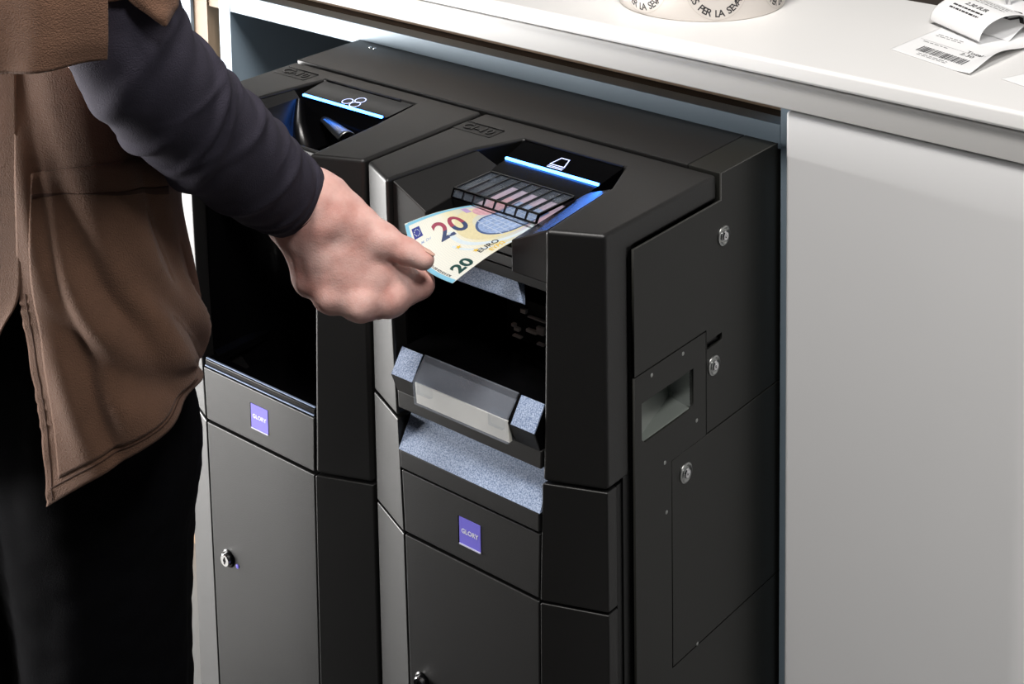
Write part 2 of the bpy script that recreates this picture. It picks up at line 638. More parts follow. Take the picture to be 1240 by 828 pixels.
# ---- banknote machine (right)
CR = -0.138
bn = empty('banknote_recycler', (CR, 0.0, 0.0), 'black banknote machine with the note half fed into its slot, right of the pair', 'cash machine')
box('chassis', CR - 0.131, -0.036, -0.028, 0.40, 0.02, 0.732, M['bay'], bn)
box('lower_chassis', CR - 0.131, -0.036, -0.132, -0.0285, 0.02, 0.542, M['bay'], bn)
box('front_web', CR - 0.131, -0.0045, -0.143, -0.1325, 0.02, 0.542, M['bay'], bn)
box('side_web', -0.0355, -0.0045, -0.1320, -0.1230, 0.02, 0.735, M['bay'], bn)
box('base', CR - 0.12, -0.02, -0.16, 0.38, 0.0, 0.03, M['plastic_dark'], bn)
hood(bn, CR, 0.5392, [(0.0895, -0.187), (0.0775, -0.080), (0.058, -0.034)], 0.033)
for s in (-1, 1):
    pillar(bn, CR, s, 0.4315, 0.5372, -0.152)
    pillar(bn, CR, s, 0.03, 0.4290, -0.152)
    box('pillar_spine', *(sorted((CR + s * 0.132, CR + s * 0.118))), -0.150, -0.134, 0.03, 0.536, M['plastic_dark'], bn)
for s, of, ob in ((-1, 0.0875, 0.0768), (1, 0.0875, 0.0768)):
    cheek(bn, CR, s, -0.181, -0.079, of, ob, 0.0485)
emblem(bn, CR - 0.109, -0.0415, 0.758)
# lit display behind the mouth
link_mesh('display_panel', [(CR - 0.0572, -0.0345, 0.7570), (CR + 0.0572, -0.0345, 0.7570), (CR + 0.0545, -0.0655, 0.7502), (CR - 0.0545, -0.0655, 0.7502),
                            (CR - 0.0572, -0.0345, 0.745), (CR + 0.0572, -0.0345, 0.745), (CR + 0.0545, -0.0655, 0.738), (CR - 0.0545, -0.0655, 0.738)],
          [(0, 1, 2, 3), (4, 5, 6, 7), (0, 1, 5, 4), (2, 3, 7, 6), (0, 3, 7, 4), (1, 2, 6, 5)], M['display'], bn)
box('display_rim', CR - 0.0570, CR + 0.0570, -0.0345, -0.0325, 0.7565, 0.7588, M['plastic'], bn, 0.0006)
ls = loft('light_strip', [[(CR - 0.0535, y, z) for y, z in ((-0.0655, 0.7498), (-0.0655, 0.7513), (-0.0678, 0.7508), (-0.0678, 0.7493))],
                          [(CR + 0.0535, y, z) for y, z in ((-0.0655, 0.7498), (-0.0655, 0.7513), (-0.0678, 0.7508), (-0.0678, 0.7493))]], M['led'], bn)
ls['label'] = 'glowing blue light strip'


def on_display(a, b):
    """point on the sloping display: a across, b towards the back"""
    t = b / 0.0317
    return (CR + a, -0.0655 + 0.031 * t, 0.7503 + 0.0068 * t + 0.0003)


def stroke(pts, w):
    v, f = [], []
    for (x0, y0), (x1, y1) in zip(pts[:-1], pts[1:]):
        d = math.hypot(x1 - x0, y1 - y0)
        nx, ny = -(y1 - y0) / d * w / 2, (x1 - x0) / d * w / 2
        ex, ey = (x1 - x0) / d * w / 2, (y1 - y0) / d * w / 2
        k = len(v)
        v += [(x0 + nx - ex, y0 + ny - ey), (x0 - nx - ex, y0 - ny - ey), (x1 - nx + ex, y1 - ny + ey), (x1 + nx + ex, y1 + ny + ey)]
        f.append((k, k + 1, k + 2, k + 3))
    return v, f


icon = merge(stroke([(-0.0085, 0.0085), (0.0075, 0.0085), (0.0045, 0.0205), (-0.0045, 0.0205), (-0.0085, 0.0085)], 0.0011),
             stroke([(-0.0085, 0.0060), (0.0080, 0.0060)], 0.0009), stroke([(-0.0085, 0.0040), (0.0080, 0.0040)], 0.0009))
print_on('banknote_icon', icon, on_display, M['led_icon'], bn)
# strip below the light, slot floor, clear ribbed guide over the slot
loft('display_sill', [[(CR - 0.053, y, z) for y, z in ((-0.0680, 0.7490), (-0.0925, 0.7455), (-0.0925, 0.735), (-0.068, 0.735))],
                      [(CR + 0.053, y, z) for y, z in ((-0.0680, 0.7490), (-0.0925, 0.7455), (-0.0925, 0.735), (-0.068, 0.735))]], M['gloss'], bn)
box('slot_floor', CR - 0.0480, CR + 0.0480, -0.150, -0.03, 0.7185, 0.7268, M['plastic_dark'], bn, 0.0006)
gd = loft('note_guide', [[(CR - 0.0478, y, z) for y, z in ((-0.0935, 0.7465), (-0.1435, 0.7468), (-0.1475, 0.7405), (-0.1460, 0.7400), (-0.1425, 0.7455), (-0.0935, 0.7452))],
                         [(CR + 0.0478, y, z) for y, z in ((-0.0935, 0.7465), (-0.1435, 0.7468), (-0.1475, 0.7405), (-0.1460, 0.7400), (-0.1425, 0.7455), (-0.0935, 0.7452))]],
         M['clear'], bn)
gd['label'] = 'clear plastic guide with black ribs'
for i in range(9):
    x = CR - 0.0478 + i * 0.0956 / 8
    w = 0.0009 if 0 < i < 8 else 0.0016
    loft('guide_rib', [[(x - w / 2, y, z) for y, z in ((-0.095, 0.7474), (-0.1440, 0.7476), (-0.1482, 0.7402), (-0.1465, 0.7396), (-0.1425, 0.745), (-0.095, 0.745))],
                       [(x + w / 2, y, z) for y, z in ((-0.095, 0.7474), (-0.1440, 0.7476), (-0.1482, 0.7402), (-0.1465, 0.7396), (-0.1425, 0.745), (-0.095, 0.745))]],
         M['gloss'], gd)
for y, z, h in ((-0.1444, 0.7464, 0.0016), (-0.1482, 0.7394, 0.0014), (-0.0948, 0.7462, 0.0014)):
    box('guide_edge', CR - 0.0478, CR + 0.0478, y, y + 0.0014, z, z + h, M['gloss'], gd)
for i, x in enumerate((-0.040, -0.034, 0.034, 0.041)):
    lathe('guide_boss', [(0.0032, 0), (0.0032, 0.0018), (0.002, 0.0022), (0.0, 0.0022)], (CR + x, -0.108, 0.7458), 'z', M['clear'], gd, 16)
# steps and lip under the slot
box('slot_step', CR - 0.0478, CR + 0.0478, -0.1580, -0.06, 0.7100, 0.7175, M['plastic'], bn, 0.0008)
box('slot_step', CR - 0.0478, CR + 0.0478, -0.1560, -0.06, 0.6980, 0.7075, M['plastic'], bn, 0.0008)
box('slot_step', CR - 0.083, CR + 0.083, -0.1540, -0.04, 0.6860, 0.6960, M['plastic_dark'], bn, 0.0008)
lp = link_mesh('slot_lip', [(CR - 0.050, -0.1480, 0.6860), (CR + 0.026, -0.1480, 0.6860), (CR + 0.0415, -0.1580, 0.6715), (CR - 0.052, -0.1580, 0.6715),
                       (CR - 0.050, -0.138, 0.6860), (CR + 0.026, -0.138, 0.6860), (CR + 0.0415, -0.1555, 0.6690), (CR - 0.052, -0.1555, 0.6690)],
          [(0, 1, 2, 3), (4, 5, 6, 7), (0, 1, 5, 4), (2, 3, 7, 6), (0, 3, 7, 4), (1, 2, 6, 5)], M['fleck_sheen'], bn)
lp['label'] = 'sloping lip with a painted pale blue sheen under the note slot'
# dispensing bay
box('bay_back', CR - 0.083, CR + 0.083, -0.035, -0.03, 0.56, 0.70, M['bay'], bn)
for s in (-1, 1):
    box('bay_side', *sorted((CR + s * 0.0865, CR + s * 0.0835)), -0.170, -0.03, 0.545, 0.705, M['gloss'], bn)
tr = loft('tray', [[(CR - 0.0815, y, z) for y, z in ((-0.1800, 0.6030), (-0.1945, 0.5835), (-0.1870, 0.5650), (-0.040, 0.5650), (-0.040, 0.5980))],
                   [(CR + 0.0815, y, z) for y, z in ((-0.1800, 0.6030), (-0.1945, 0.5835), (-0.1870, 0.5650), (-0.040, 0.5650), (-0.040, 0.5980))]],
          M['gloss'], bn, 0.0008)
for s in (-1, 1):
    a0, a1 = sorted((CR + s * 0.0815, CR + s * 0.0565))
    b_ = loft('tray_corner', [[(x, y, z) for y, z in ((-0.1803, 0.6036), (-0.1950, 0.5838), (-0.1935, 0.5830), (-0.179, 0.602))] for x in (a0, a1)], M['fleck_sheen'], tr)  # reflected light painted into the sloping corner face
    loft('tray_corner_front', [[(x, y, z) for y, z in ((-0.1950, 0.5834), (-0.1876, 0.5655), (-0.1866, 0.5655), (-0.1938, 0.5834))] for x in (a0, a1)], M['plastic'], tr)
# clear flap of the tray, cream note box seen through it
cf = loft('tray_flap', [[(x, y, z) for y, z in ((-0.1805, 0.6050), (-0.1975, 0.5865), (-0.1960, 0.5650), (-0.1930, 0.5650), (-0.1950, 0.5855), (-0.1790, 0.6035))]
                        for x in (CR - 0.0535, CR + 0.0535)], M['smoke'], bn, 0.0005)
cf['label'] = 'clear plastic flap on the note tray'
loft('flap_liner', [[(x, y, z) for y, z in ((-0.1948, 0.5850), (-0.1928, 0.5652), (-0.1890, 0.5652), (-0.1920, 0.5850))] for x in (CR - 0.0530, CR + 0.0530)], M['cream'], cf)
for x in (-0.040, 0.042):
    box('flap_boss', CR + x - 0.008, CR + x + 0.008, -0.1985, -0.190, 0.577, 0.590, M['clear'], cf, 0.001)
    box('flap_boss_edge', CR + x - 0.008, CR + x + 0.008, -0.1988, -0.198, 0.5885, 0.590, M['clear'], cf)
box('feed_frame', CR - 0.020, CR + 0.0825, -0.108, -0.0355, 0.6045, 0.645, M['bay'], bn, 0.001)
for i, (x, z, w, h) in enumerate(((-0.010, 0.6170, 0.004, 0.003), (-0.006, 0.6140, 0.006, 0.003), (-0.006, 0.6080, 0.010, 0.0016), (0.011, 0.6170, 0.012, 0.003),
                                  (0.021, 0.6185, 0.008, 0.007), (0.021, 0.6085, 0.008, 0.0018), (0.002, 0.6330, 0.006, 0.004), (0.018, 0.6310, 0.022, 0.0014), (0.034, 0.6200, 0.008, 0.006))):
    box('feed_finger_glint', CR + x - w / 2, CR + x + w / 2, -0.1120, -0.1080, z, z + h, M['tab'], bn, 0.0005)  # pale tabs on the feed parts, set where glints show
for x in (-0.05, -0.02, 0.01, 0.04, 0.07):
    lathe('feed_roller', [(0.0, 0), (0.007, 0), (0.007, 0.012), (0.0, 0.012)], (CR + x - 0.006, -0.052, 0.642), 'x', M['plastic_dark'], bn, 20)
box('feed_bar', CR - 0.083, CR + 0.083, -0.06, -0.055, 0.628, 0.634, M['plastic'], bn, 0.0008)
# band, sloping pad, name panel, door
front_panel(bn, CR, 0.5485, 0.5655, 'tray_band', -0.1868, 0.0004)
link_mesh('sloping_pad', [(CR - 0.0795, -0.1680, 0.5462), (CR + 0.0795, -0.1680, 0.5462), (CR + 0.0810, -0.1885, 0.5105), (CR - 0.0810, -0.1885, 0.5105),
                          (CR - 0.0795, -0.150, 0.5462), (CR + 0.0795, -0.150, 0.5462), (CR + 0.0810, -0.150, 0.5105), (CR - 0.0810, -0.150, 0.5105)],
          [(0, 1, 2, 3), (4, 5, 6, 7), (0, 1, 5, 4), (2, 3, 7, 6), (0, 3, 7, 4), (1, 2, 6, 5)], M['fleck_sheen'], bn)['label'] = 'flecked black sloping pad with a painted blue sheen below the note tray'
front_panel(bn, CR, 0.4925, 0.5105, 'pad_edge', -0.1883, 0.0006)
front_panel(bn, CR, 0.4312, 0.4918, 'name_panel')
badge(bn, -0.1368, 0.4604, -0.1868)
door = front_panel(bn, CR, 0.045, 0.4305, 'door')
lock(bn, -0.1985, -0.1868, 0.2935, dot=False)
# right side: two plates and a service door, screws, grip pocket
sideA = plate('side_plate', [[(-0.132, 0.6250), (-0.0245, 0.6250), (-0.0245, 0.529), (0.40, 0.529), (0.40, 0.7600), (0.0, 0.7600), (0.0, 0.7355), (-0.132, 0.7355)],
                             [(-0.0235, 0.6065), (0.0005, 0.6065), (0.0005, 0.6135), (-0.0235, 0.6135)]], 'x', -0.0010, 0.0018, M['panel'], bn, 0.0003)
R_ = 0.004
pk = [(-0.122, 0.598), (-0.122 + 0.0, 0.566), (-0.118, 0.562), (-0.049, 0.562), (-0.045, 0.566), (-0.045, 0.598)]
plate('side_plate', [[(-0.132, 0.050), (0.40, 0.050), (0.40, 0.3355), (-0.079, 0.3355), (-0.079, 0.528), (-0.0253, 0.528), (-0.0253, 0.6238), (-0.132, 0.6238)], pk],
      'x', -0.0010, 0.0018, M['panel'], bn, 0.0003)
plate('service_door', [[(-0.078, 0.3368), (0.40, 0.3368), (0.40, 0.5276), (-0.078, 0.5276)]], 'x', -0.0010, 0.0020, M['panel'], bn, 0.0003)
box('side_top', -0.0352, -0.0020, 0.0005, 0.40, 0.70, 0.7600, M['panel'], bn, 0.0008)
po = link_mesh('grip_pocket', [(-0.002, -0.122, 0.598), (-0.002, -0.045, 0.598), (-0.002, -0.045, 0.562), (-0.002, -0.122, 0.562),
                               (-0.030, -0.085, 0.600), (-0.030, -0.045, 0.600), (-0.024, -0.048, 0.566), (-0.006, -0.120, 0.5625)],
               [(0, 4, 7, 3), (4, 5, 6, 7), (1, 5, 6, 2), (2, 3, 7, 6), (0, 1, 5, 4)], M['pocket'], bn)
po['label'] = 'grey metal grip pocket in the side plate'
box('pocket_post', -0.024, -0.002, -0.0475, -0.0455, 0.563, 0.598, M['chrome'], bn)
for y, z in ((0.0033, 0.7023), (-0.0129, 0.5880), (-0.0576, 0.5076)):
    c_ = lathe('screw_cup', [(0.0092, 0.0), (0.0090, 0.0012), (0.0075, 0.0018), (0.0058, 0.0004), (0.0, 0.0004)], (0, y, z), 'x', M['steel'], bn, 28)
    lathe('screw_head', [(0.0046, 0.0), (0.0046, 0.0022), (0.0036, 0.0032), (0.0016, 0.0030), (0.0012, 0.0014), (0, 0.0014)], (0, y, z), 'x', M['chrome'], c_, 20)
for y, z in ((-0.1074, 0.6174), (-0.0607, 0.6178), (-0.0888, 0.5309), (-0.0867, 0.4848), (-0.0400, 0.3375), (-0.040, 0.548)):
    lathe('rivet', [(0.0019, 0.0), (0.0018, 0.0006), (0.001, 0.001), (0, 0.001)], (-0.0003, y, z), 'x', M['steel'], bn, 14)
box('side_slot', -0.004, -0.003, -0.0235, 0.0005, 0.6065, 0.6135, M['gloss'], bn)
adopt(bn)

# ---- coin machine (left)
CL = -0.411
cn = empty('coin_recycler', (CL, 0.0, 0.0), 'black coin machine left of the pair, behind the reaching arm', 'cash machine')
box('chassis', CL - 0.131, CL + 0.131, -0.050, 0.40, 0.02, 0.732, M['bay'], cn)
box('lower_chassis', CL - 0.131, CL + 0.131, -0.150, -0.051, 0.02, 0.470, M['bay'], cn)
box('base', CL - 0.12, CL + 0.12, -0.16, 0.38, 0.0, 0.03, M['plastic_dark'], cn)
hood(cn, CL, 0.4455, [(0.0835, -0.187), (0.0745, -0.090), (0.0640, -0.024)])
for s in (-1, 1):
    pillar(cn, CL, s, 0.03, 0.4430, -0.152)
    cheek(cn, CL, s, -0.168, -0.062, 0.0815, 0.0705, 0.062, 0.742, 0.748, 0.715)
emblem(cn, CL - 0.1035, -0.0300, 0.758)
link_mesh('display_panel', [(CL - 0.0630, -0.0245, 0.7570), (CL + 0.0630, -0.0245, 0.7570), (CL + 0.0605, -0.0605, 0.7530), (CL - 0.0605, -0.0605, 0.7530),
                            (CL - 0.0630, -0.0245, 0.745), (CL + 0.0630, -0.0245, 0.745), (CL + 0.0605, -0.0605, 0.741), (CL - 0.0605, -0.0605, 0.741)],
          [(0, 1, 2, 3), (4, 5, 6, 7), (0, 1, 5, 4), (2, 3, 7, 6), (0, 3, 7, 4), (1, 2, 6, 5)], M['display'], cn)
box('display_rim', CL - 0.0625, CL + 0.0450, -0.0240, -0.0222, 0.7565, 0.7588, M['plastic'], cn, 0.0006)
ls = loft('light_strip', [[(CL + x, y, z) for y, z in ((-0.0605, 0.7522), (-0.0605, 0.7538), (-0.0628, 0.7534), (-0.0628, 0.7518))] for x in (-0.0575, 0.0560)], M['led'], cn)
ls['label'] = 'glowing blue light strip'


def ring(cx_, cy_, r, w, n=28):
    v = [(cx_ + q * math.cos(2 * math.pi * i / n), cy_ + q * math.sin(2 * math.pi * i / n)) for i in range(n) for q in (r - w, r)]
    f = [(2 * i, 2 * i + 1, 2 * ((i + 1) % n) + 1, 2 * ((i + 1) % n)) for i in range(n)]
    return v, f


coins = merge(ring(-0.0065, 0.0085, 0.0062, 0.0011), ring(0.0040, 0.0165, 0.0062, 0.0011), ring(0.0060, 0.0065, 0.0062, 0.0011))
print_on('coin_icon', coins, lambda a, b: (CL + 0.004 + a, -0.0605 + b, 0.7534 + 0.0001111 * b * 1000 + 0.0003), M['led_icon'], cn)
# coin bowl: dark funnel with a bright curved chute
rim = [(-0.0615, -0.0630), (0.0615, -0.0630), (0.0615, -0.1690), (-0.0615, -0.1690)]


def rounded(rect, r, z, n=6):
    (x0, y1), (x1, _), (_, y0), _ = rect
    out = []
    for (qx, qy, a0) in ((x1 - r, y1 - r, 0), (x0 + r, y1 - r, 90), (x0 + r, y0 + r, 180), (x1 - r, y0 + r, 270)):
        for i in range(n + 1):
            a = math.radians(a0 + 90 * i / n)
            out.append((CL + qx + r * math.cos(a), qy + r * math.sin(a), z))
    return out


bw = loft('coin_bowl', [rounded(rim, 0.006, 0.7495), rounded([(-0.055, -0.07), (0.055, -0.07), (0.055, -0.160), (-0.055, -0.160)], 0.012, 0.728),
                        rounded([(-0.036, -0.08), (0.036, -0.08), (0.036, -0.140), (-0.036, -0.140)], 0.018, 0.706),
                        rounded([(-0.02, -0.09), (0.02, -0.09), (0.02, -0.125), (-0.02, -0.125)], 0.014, 0.698)], M['gloss'], cn, smooth=True, cap=False)
box('bowl_floor', CL - 0.03, CL + 0.03, -0.135, -0.08, 0.694, 0.698, M['gloss'], bw)
cv, cfc = [], []
for i in range(13):
    a = i / 12
    for j in range(9):
        b = (j / 8 - 0.5) * 2.6
        r = 0.005 + 0.0045 * a
        cv.append((-0.4330 + 0.0640 * a + r * math.sin(b) * 0.45, -0.0660 - 0.0300 * a + r * math.sin(b) * 0.89, 0.7330 + 0.002 * a + r * math.cos(b)))
for i in range(12):
    for j in range(8):
        cfc.append((i * 9 + j, i * 9 + j + 1, (i + 1) * 9 + j + 1, (i + 1) * 9 + j))
link_mesh('coin_chute', cv, cfc, M['steel'], cn, smooth=True, solidify=0.0008)['label'] = 'shiny curved metal coin chute in the bowl'
# rim and curved wall over the cup, cup at the bottom
box('bowl_rim', CL - 0.0815, CL + 0.0815, -0.1765, -0.1690, 0.7440, 0.7560, M['plastic_dark'], cn, 0.0015, 3)
fw = []
for i in range(17):
    a = i / 16 * 2 - 1
    zb = 0.655 + 0.022 * (1 - a * a)
    fw.append([(CL + 0.0830 * a, -0.1745, 0.7435), (CL + 0.0830 * a, -0.168 + 0.010 * a * a, zb), (CL + 0.0830 * a, -0.160 + 0.010 * a * a, zb), (CL + 0.0830 * a, -0.168, 0.7435)])
loft('bowl_front', fw, M['gloss'], cn, 0.001)
wl = []
for i in range(17):
    a = math.pi * i / 16
    wl.append([(CL + 0.082 * math.cos(a), -0.15 + 0.085 * math.sin(a) ** 0.7 * 1.0, z) for z in (0.47, 0.69)])
loft('cup_wall', wl, M['gloss'], cn, closed=False, cap=False, smooth=True)
box('cup_floor', CL - 0.084, CL + 0.084, -0.172, -0.06, 0.466, 0.476, M['gloss'], cn)
box('cup_lip', CL - half(0.505) + 0.002, CL + half(0.505) - 0.002, -0.1850, -0.172, 0.470, 0.5085, M['gloss'], cn, 0.0012)
for s in (-1, 1):
    box('cup_side', *sorted((CL + s * 0.0845, CL + s * 0.0815)), -0.172, -0.07, 0.474, 0.700, M['gloss'], cn)
    loft('cup_ledge', [[(CL + s * x, y, z) for x, z in ((0.0815, 0.512), (0.074, 0.508), (0.074, 0.500), (0.0815, 0.500))] for y in (-0.172, -0.075)], M['gloss'], cn, 0.0008)
lathe('cup_button', [(0.0, 0), (0.005, 0), (0.0045, 0.003), (0, 0.004)], (CL + 0.0715, -0.165, 0.530), 'z', M['chrome'], cn, 16)
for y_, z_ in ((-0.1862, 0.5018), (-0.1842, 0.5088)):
    box('cup_lip_glint', CL - half(0.505) + 0.003, CL + half(0.505) - 0.003, y_, y_ + 0.0016, z_, z_ + 0.0010, M['rim'], cn)  # thin strips stand for glints along the lip edges
front_panel(cn, CL, 0.4448, 0.5015, 'name_panel')
badge(cn, -0.4085, 0.4738, -0.1868)
front_panel(cn, CL, 0.045, 0.4440, 'door')
lock(cn, -0.4640, -0.1868, 0.3060)
adopt(cn)

# cover plate behind both hoods
cv_ = loft('machine_cover', [[(x, y, z) for y, z in ((0.0005, 0.7600), (0.40, 0.7600), (0.40, 0.740), (0.0005, 0.740))] for x in (-0.5445, -0.0360)], M['plastic'], None, 0.0009)
tag(cv_, 'long black cover plate across the back of both cash machines', 'cover plate')
for i, (x, y) in enumerate(((-0.5120, 0.0800), (-0.5050, 0.0800))):
    r_ = lathe('cover_rivet', [(0.0018, 0), (0.0016, 0.0008), (0, 0.001)], (x, y, 0.7600), 'z', M['chrome'], cv_, 12)

# ------------------------------------------------------------------ banknote
F0, F1 = np.array((-0.1630, -0.145, 0.7375)), np.array((-0.1816, -0.2122, 0.7378))
N0, N1 = np.array((-0.0910, -0.145, 0.7335)), np.array((-0.1130, -0.2283, 0.7099))
NL, NW = 0.133, 0.072
OUT = 0.0785


def note_pt(u, v, lift=0.0):
    """u: metres from the end in the hand, v: metres from the far long edge"""
    t = 1 - u / OUT
    k = v / NW
    def surf(t, k):
        if t >= 0:
            e = t * t * (3 - 2 * t) * 0.35 + t * 0.65
            a = F0 + (F1 - F0) * t
            b = N0 + (N1 - N0) * t
            a = a + np.array((0, 0, 0.004)) * math.sin(math.pi * min(t, 1)) * 0.6
            b = b + np.array((0, 0, 0.004)) * math.sin(math.pi * min(t, 1))
        else:
            a = F0 + np.array((0, 1, -0.0)) * (-t * OUT)
            b = N0 + np.array((0, 1, -0.0)) * (-t * OUT)
        p = a + (b - a) * k
        w = math.sin(math.pi * k) * max(0.0, t) ** 1.5
        return p + np.array((-0.0052, -0.0052, -0.0085)) * w
    p = surf(t, k)
    if lift:
        du = surf(t - 0.01, k) - surf(t + 0.01, k)
        dv = surf(t, k + 0.01) - surf(t, k - 0.01)
        n = np.cross(dv, du)
        n = n / np.linalg.norm(n)
        if n[2] < 0:
            n = -n
        p = p + n * lift
    return tuple(p)


def note_material():
    m = bpy.data.materials.new('banknote_paper')
    m.use_nodes = True
    nt = m.node_tree
    b = nt.nodes['Principled BSDF']
    b.inputs['Roughness'].default_value = 0.6
    uv = nt.nodes.new('ShaderNodeUVMap')
    uv.uv_map = 'UVMap'
    sp = nt.nodes.new('ShaderNodeSeparateXYZ')
    nt.links.new(uv.outputs['UV'], sp.inputs['Vector'])
    nz = nt.nodes.new('ShaderNodeTexNoise')
    nz.inputs['Scale'].default_value = 9
    nz.inputs['Detail'].default_value = 4
    nt.links.new(uv.outputs['UV'], nz.inputs['Vector'])
    ad = nt.nodes.new('ShaderNodeMath')
    ad.operation = 'MULTIPLY_ADD'
    nt.links.new(nz.outputs['Fac'], ad.inputs[0])
    ad.inputs[1].default_value = 0.10
    nt.links.new(sp.outputs['X'], ad.inputs[2])
    rp = nt.nodes.new('ShaderNodeValToRGB')
    cr = rp.color_ramp
    cr.elements[0].position = 0.05
    cr.elements[0].color = lin(226, 226, 216)
    cr.elements[1].position = 1.0
    cr.elements[1].color = lin(190, 170, 190)
    for p, c in ((0.30, (228, 226, 212)), (0.40, (226, 217, 178)), (0.50, (206, 206, 190)), (0.62, (196, 192, 205)), (0.75, (205, 172, 186))):
        e = cr.elements.new(p)
        e.color = lin(*c)
    nt.links.new(ad.outputs[0], rp.inputs['Fac'])
    wv = nt.nodes.new('ShaderNodeTexWave')
    wv.inputs['Scale'].default_value = 26
    wv.inputs['Distortion'].default_value = 5
    nt.links.new(uv.outputs['UV'], wv.inputs['Vector'])
    mx = nt.nodes.new('ShaderNodeMix')
    mx.data_type = 'RGBA'
    mx.blend_type = 'MULTIPLY'
    mx.inputs['B'].default_value = lin(214, 226, 236)
    ml = nt.nodes.new('ShaderNodeMath')
    ml.operation = 'MULTIPLY'
    ml.inputs[1].default_value = 0.35
    nt.links.new(wv.outputs['Fac'], ml.inputs[0])
    nt.links.new(ml.outputs[0], mx.inputs['Factor'])
    nt.links.new(rp.outputs['Color'], mx.inputs['A'])
    nt.links.new(mx.outputs['Result'], b.inputs['Base Color'])
    return m


NU, NV = 60, 30
nv, nf, nuv = [], [], []
for i in range(NU + 1):
    for j in range(NV + 1):
        nv.append(note_pt(NL * i / NU, NW * j / NV))
        nuv.append((i / NU, j / NV))
for i in range(NU):
    for j in range(NV):
        nf.append((i * (NV + 1) + j, (i + 1) * (NV + 1) + j, (i + 1) * (NV + 1) + j + 1, i * (NV + 1) + j + 1))
note = empty('banknote', note_pt(0.06, 0.036), 'twenty euro banknote pinched in the hand and fed into the slot', 'banknote')
sheet = link_mesh('note_paper', nv, nf, note_material(), note, smooth=True)
uvl = sheet.data.uv_layers.new(name='UVMap')
for lp_ in sheet.data.loops:
    uvl.data[lp_.index].uv = nuv[lp_.vertex_index]
sm = sheet.modifiers.new('solid', 'SOLIDIFY')
sm.thickness = 0.0001
sm.offset = 0

INK = {k: material('note_ink_' + k, lin(*c), 0.6, mottle=mt, mottle_scale=420) for k, c, mt in (
    ('red', (150, 62, 84), 0.15), ('navy', (52, 66, 104), 0.2), ('green', (10, 62, 58), 0.05), ('flag', (30, 42, 130), 0.05), ('sky', (126, 188, 214), 0.1),
    ('window', (140, 162, 200), 0.55), ('pink', (206, 160, 170), 0.45), ('ochre', (214, 204, 164), 0.12), ('gold', (222, 184, 60), 0.1), ('black', (36, 40, 52), 0.1),
    ('pale', (205, 218, 224), 0.1), ('outline', (70, 92, 134), 0.2), ('lilac', (176, 152, 196), 0.3), ('tracery', (176, 192, 216), 0.2))}
# print coordinates: a along the note (mm from the hand end), b up from the near edge (mm)


def np_(lift):
    return lambda a, b: note_pt(a / 1000, NW - b / 1000, lift)


def ellipse(cx_, cy_, rx, ry, a0=0, a1=360, n=24, rings_=4, r_in=0.0):
    v, f = [], []
    for i in range(n + 1):
        a = math.radians(a0 + (a1 - a0) * i / n)
        for k in range(rings_ + 1):
            q = r_in + (1 - r_in) * k / rings_
            v.append((cx_ + rx * q * math.cos(a), cy_ + ry * q * math.sin(a)))
    for i in range(n):
        for k in range(rings_):
            w = rings_ + 1
            f.append((i * w + k, i * w + k + 1, (i + 1) * w + k + 1, (i + 1) * w + k))
    return v, f


def star(cx_, cy_, r):
    v = [(cx_, cy_)] + [(cx_ + (r if i % 2 == 0 else r * 0.42) * math.cos(math.pi * (0.5 + i / 5)), cy_ + (r if i % 2 == 0 else r * 0.42) * math.sin(math.pi * (0.5 + i / 5))) for i in range(10)]
    return v, [(0, 1 + i, 1 + (i + 1) % 10) for i in range(10)]


def split(vf, b0, upper):
    bm = bmesh.new()
    vs = [bm.verts.new((p[0], p[1], 0)) for p in vf[0]]
    for f in vf[1]:
        bm.faces.new([vs[i] for i in f])
    bmesh.ops.bisect_plane(bm, geom=bm.verts[:] + bm.edges[:] + bm.faces[:], plane_co=(0, b0, 0), plane_no=(0, 1, 0), clear_inner=upper, clear_outer=not upper)
    bm.verts.index_update()
    out = [tuple(v.co)[:2] for v in bm.verts], [tuple(v.index for v in f.verts) for f in bm.faces]
    bm.free()
    return out


print_on('edge_band', grid_rect(0, 3.4, 0.3, 71, 3, 24), np_(0.00012), INK['sky'], note)
print_on('far_edge_band', grid_rect(3, 80, 69.2, 71.6, 30, 2), np_(0.00010), INK['sky'], note)
print_on('ochre_arch', ellipse(68, 38, 31, 27, 70, 300, 40, 6, 0.52), np_(0.00009), INK['ochre'], note)
print_on('pale_band', merge(ellipse(68, 38, 38, 34, 165, 300, 30, 3, 0.90), ellipse(68, 38, 44, 40, 190, 290, 30, 2, 0.95)), np_(0.00009), INK['pale'], note)
print_on('pink_vault', merge(ellipse(74, 56, 9, 8, 90, 270, 20, 3), grid_rect(74, 112, 48, 64, 24, 8)), np_(0.00012), INK['pink'], note)
print_on('lilac_strip', grid_rect(60, 66, 60, 68, 4, 4), np_(0.00013), INK['lilac'], note)
print_on('arch_outline', merge(ellipse(70, 30, 21, 17, 90, 270, 26, 2, 0.90), grid_rect(70, 112, 45.4, 47, 20, 1), grid_rect(70, 112, 13, 14.6, 20, 1)), np_(0.00016), INK['outline'], note)
print_on('arch_window', merge(ellipse(70, 30, 19, 15.4, 90, 270, 24, 4), grid_rect(70, 112, 14.6, 45.4, 24, 8)), np_(0.00014), INK['window'], note)
bars = [grid_rect(a, a + 0.9, 14.6, 45, 1, 8) for a in (58, 64, 70, 76, 82, 88, 94, 100)] + [grid_rect(56, 112, b, b + 0.9, 16, 1) for b in (19, 24, 29, 34, 39)]
print_on('window_tracery', merge(*bars), np_(0.00018), INK['tracery'], note)
big = shift(text_mesh('20', 29, 0.45), 36.5, 50)
print_on('numeral_foot', split(big, 50.0, False), np_(0.00016), INK['navy'], note)
print_on('numeral_head', split(big, 50.0, True), np_(0.00016), INK['red'], note)
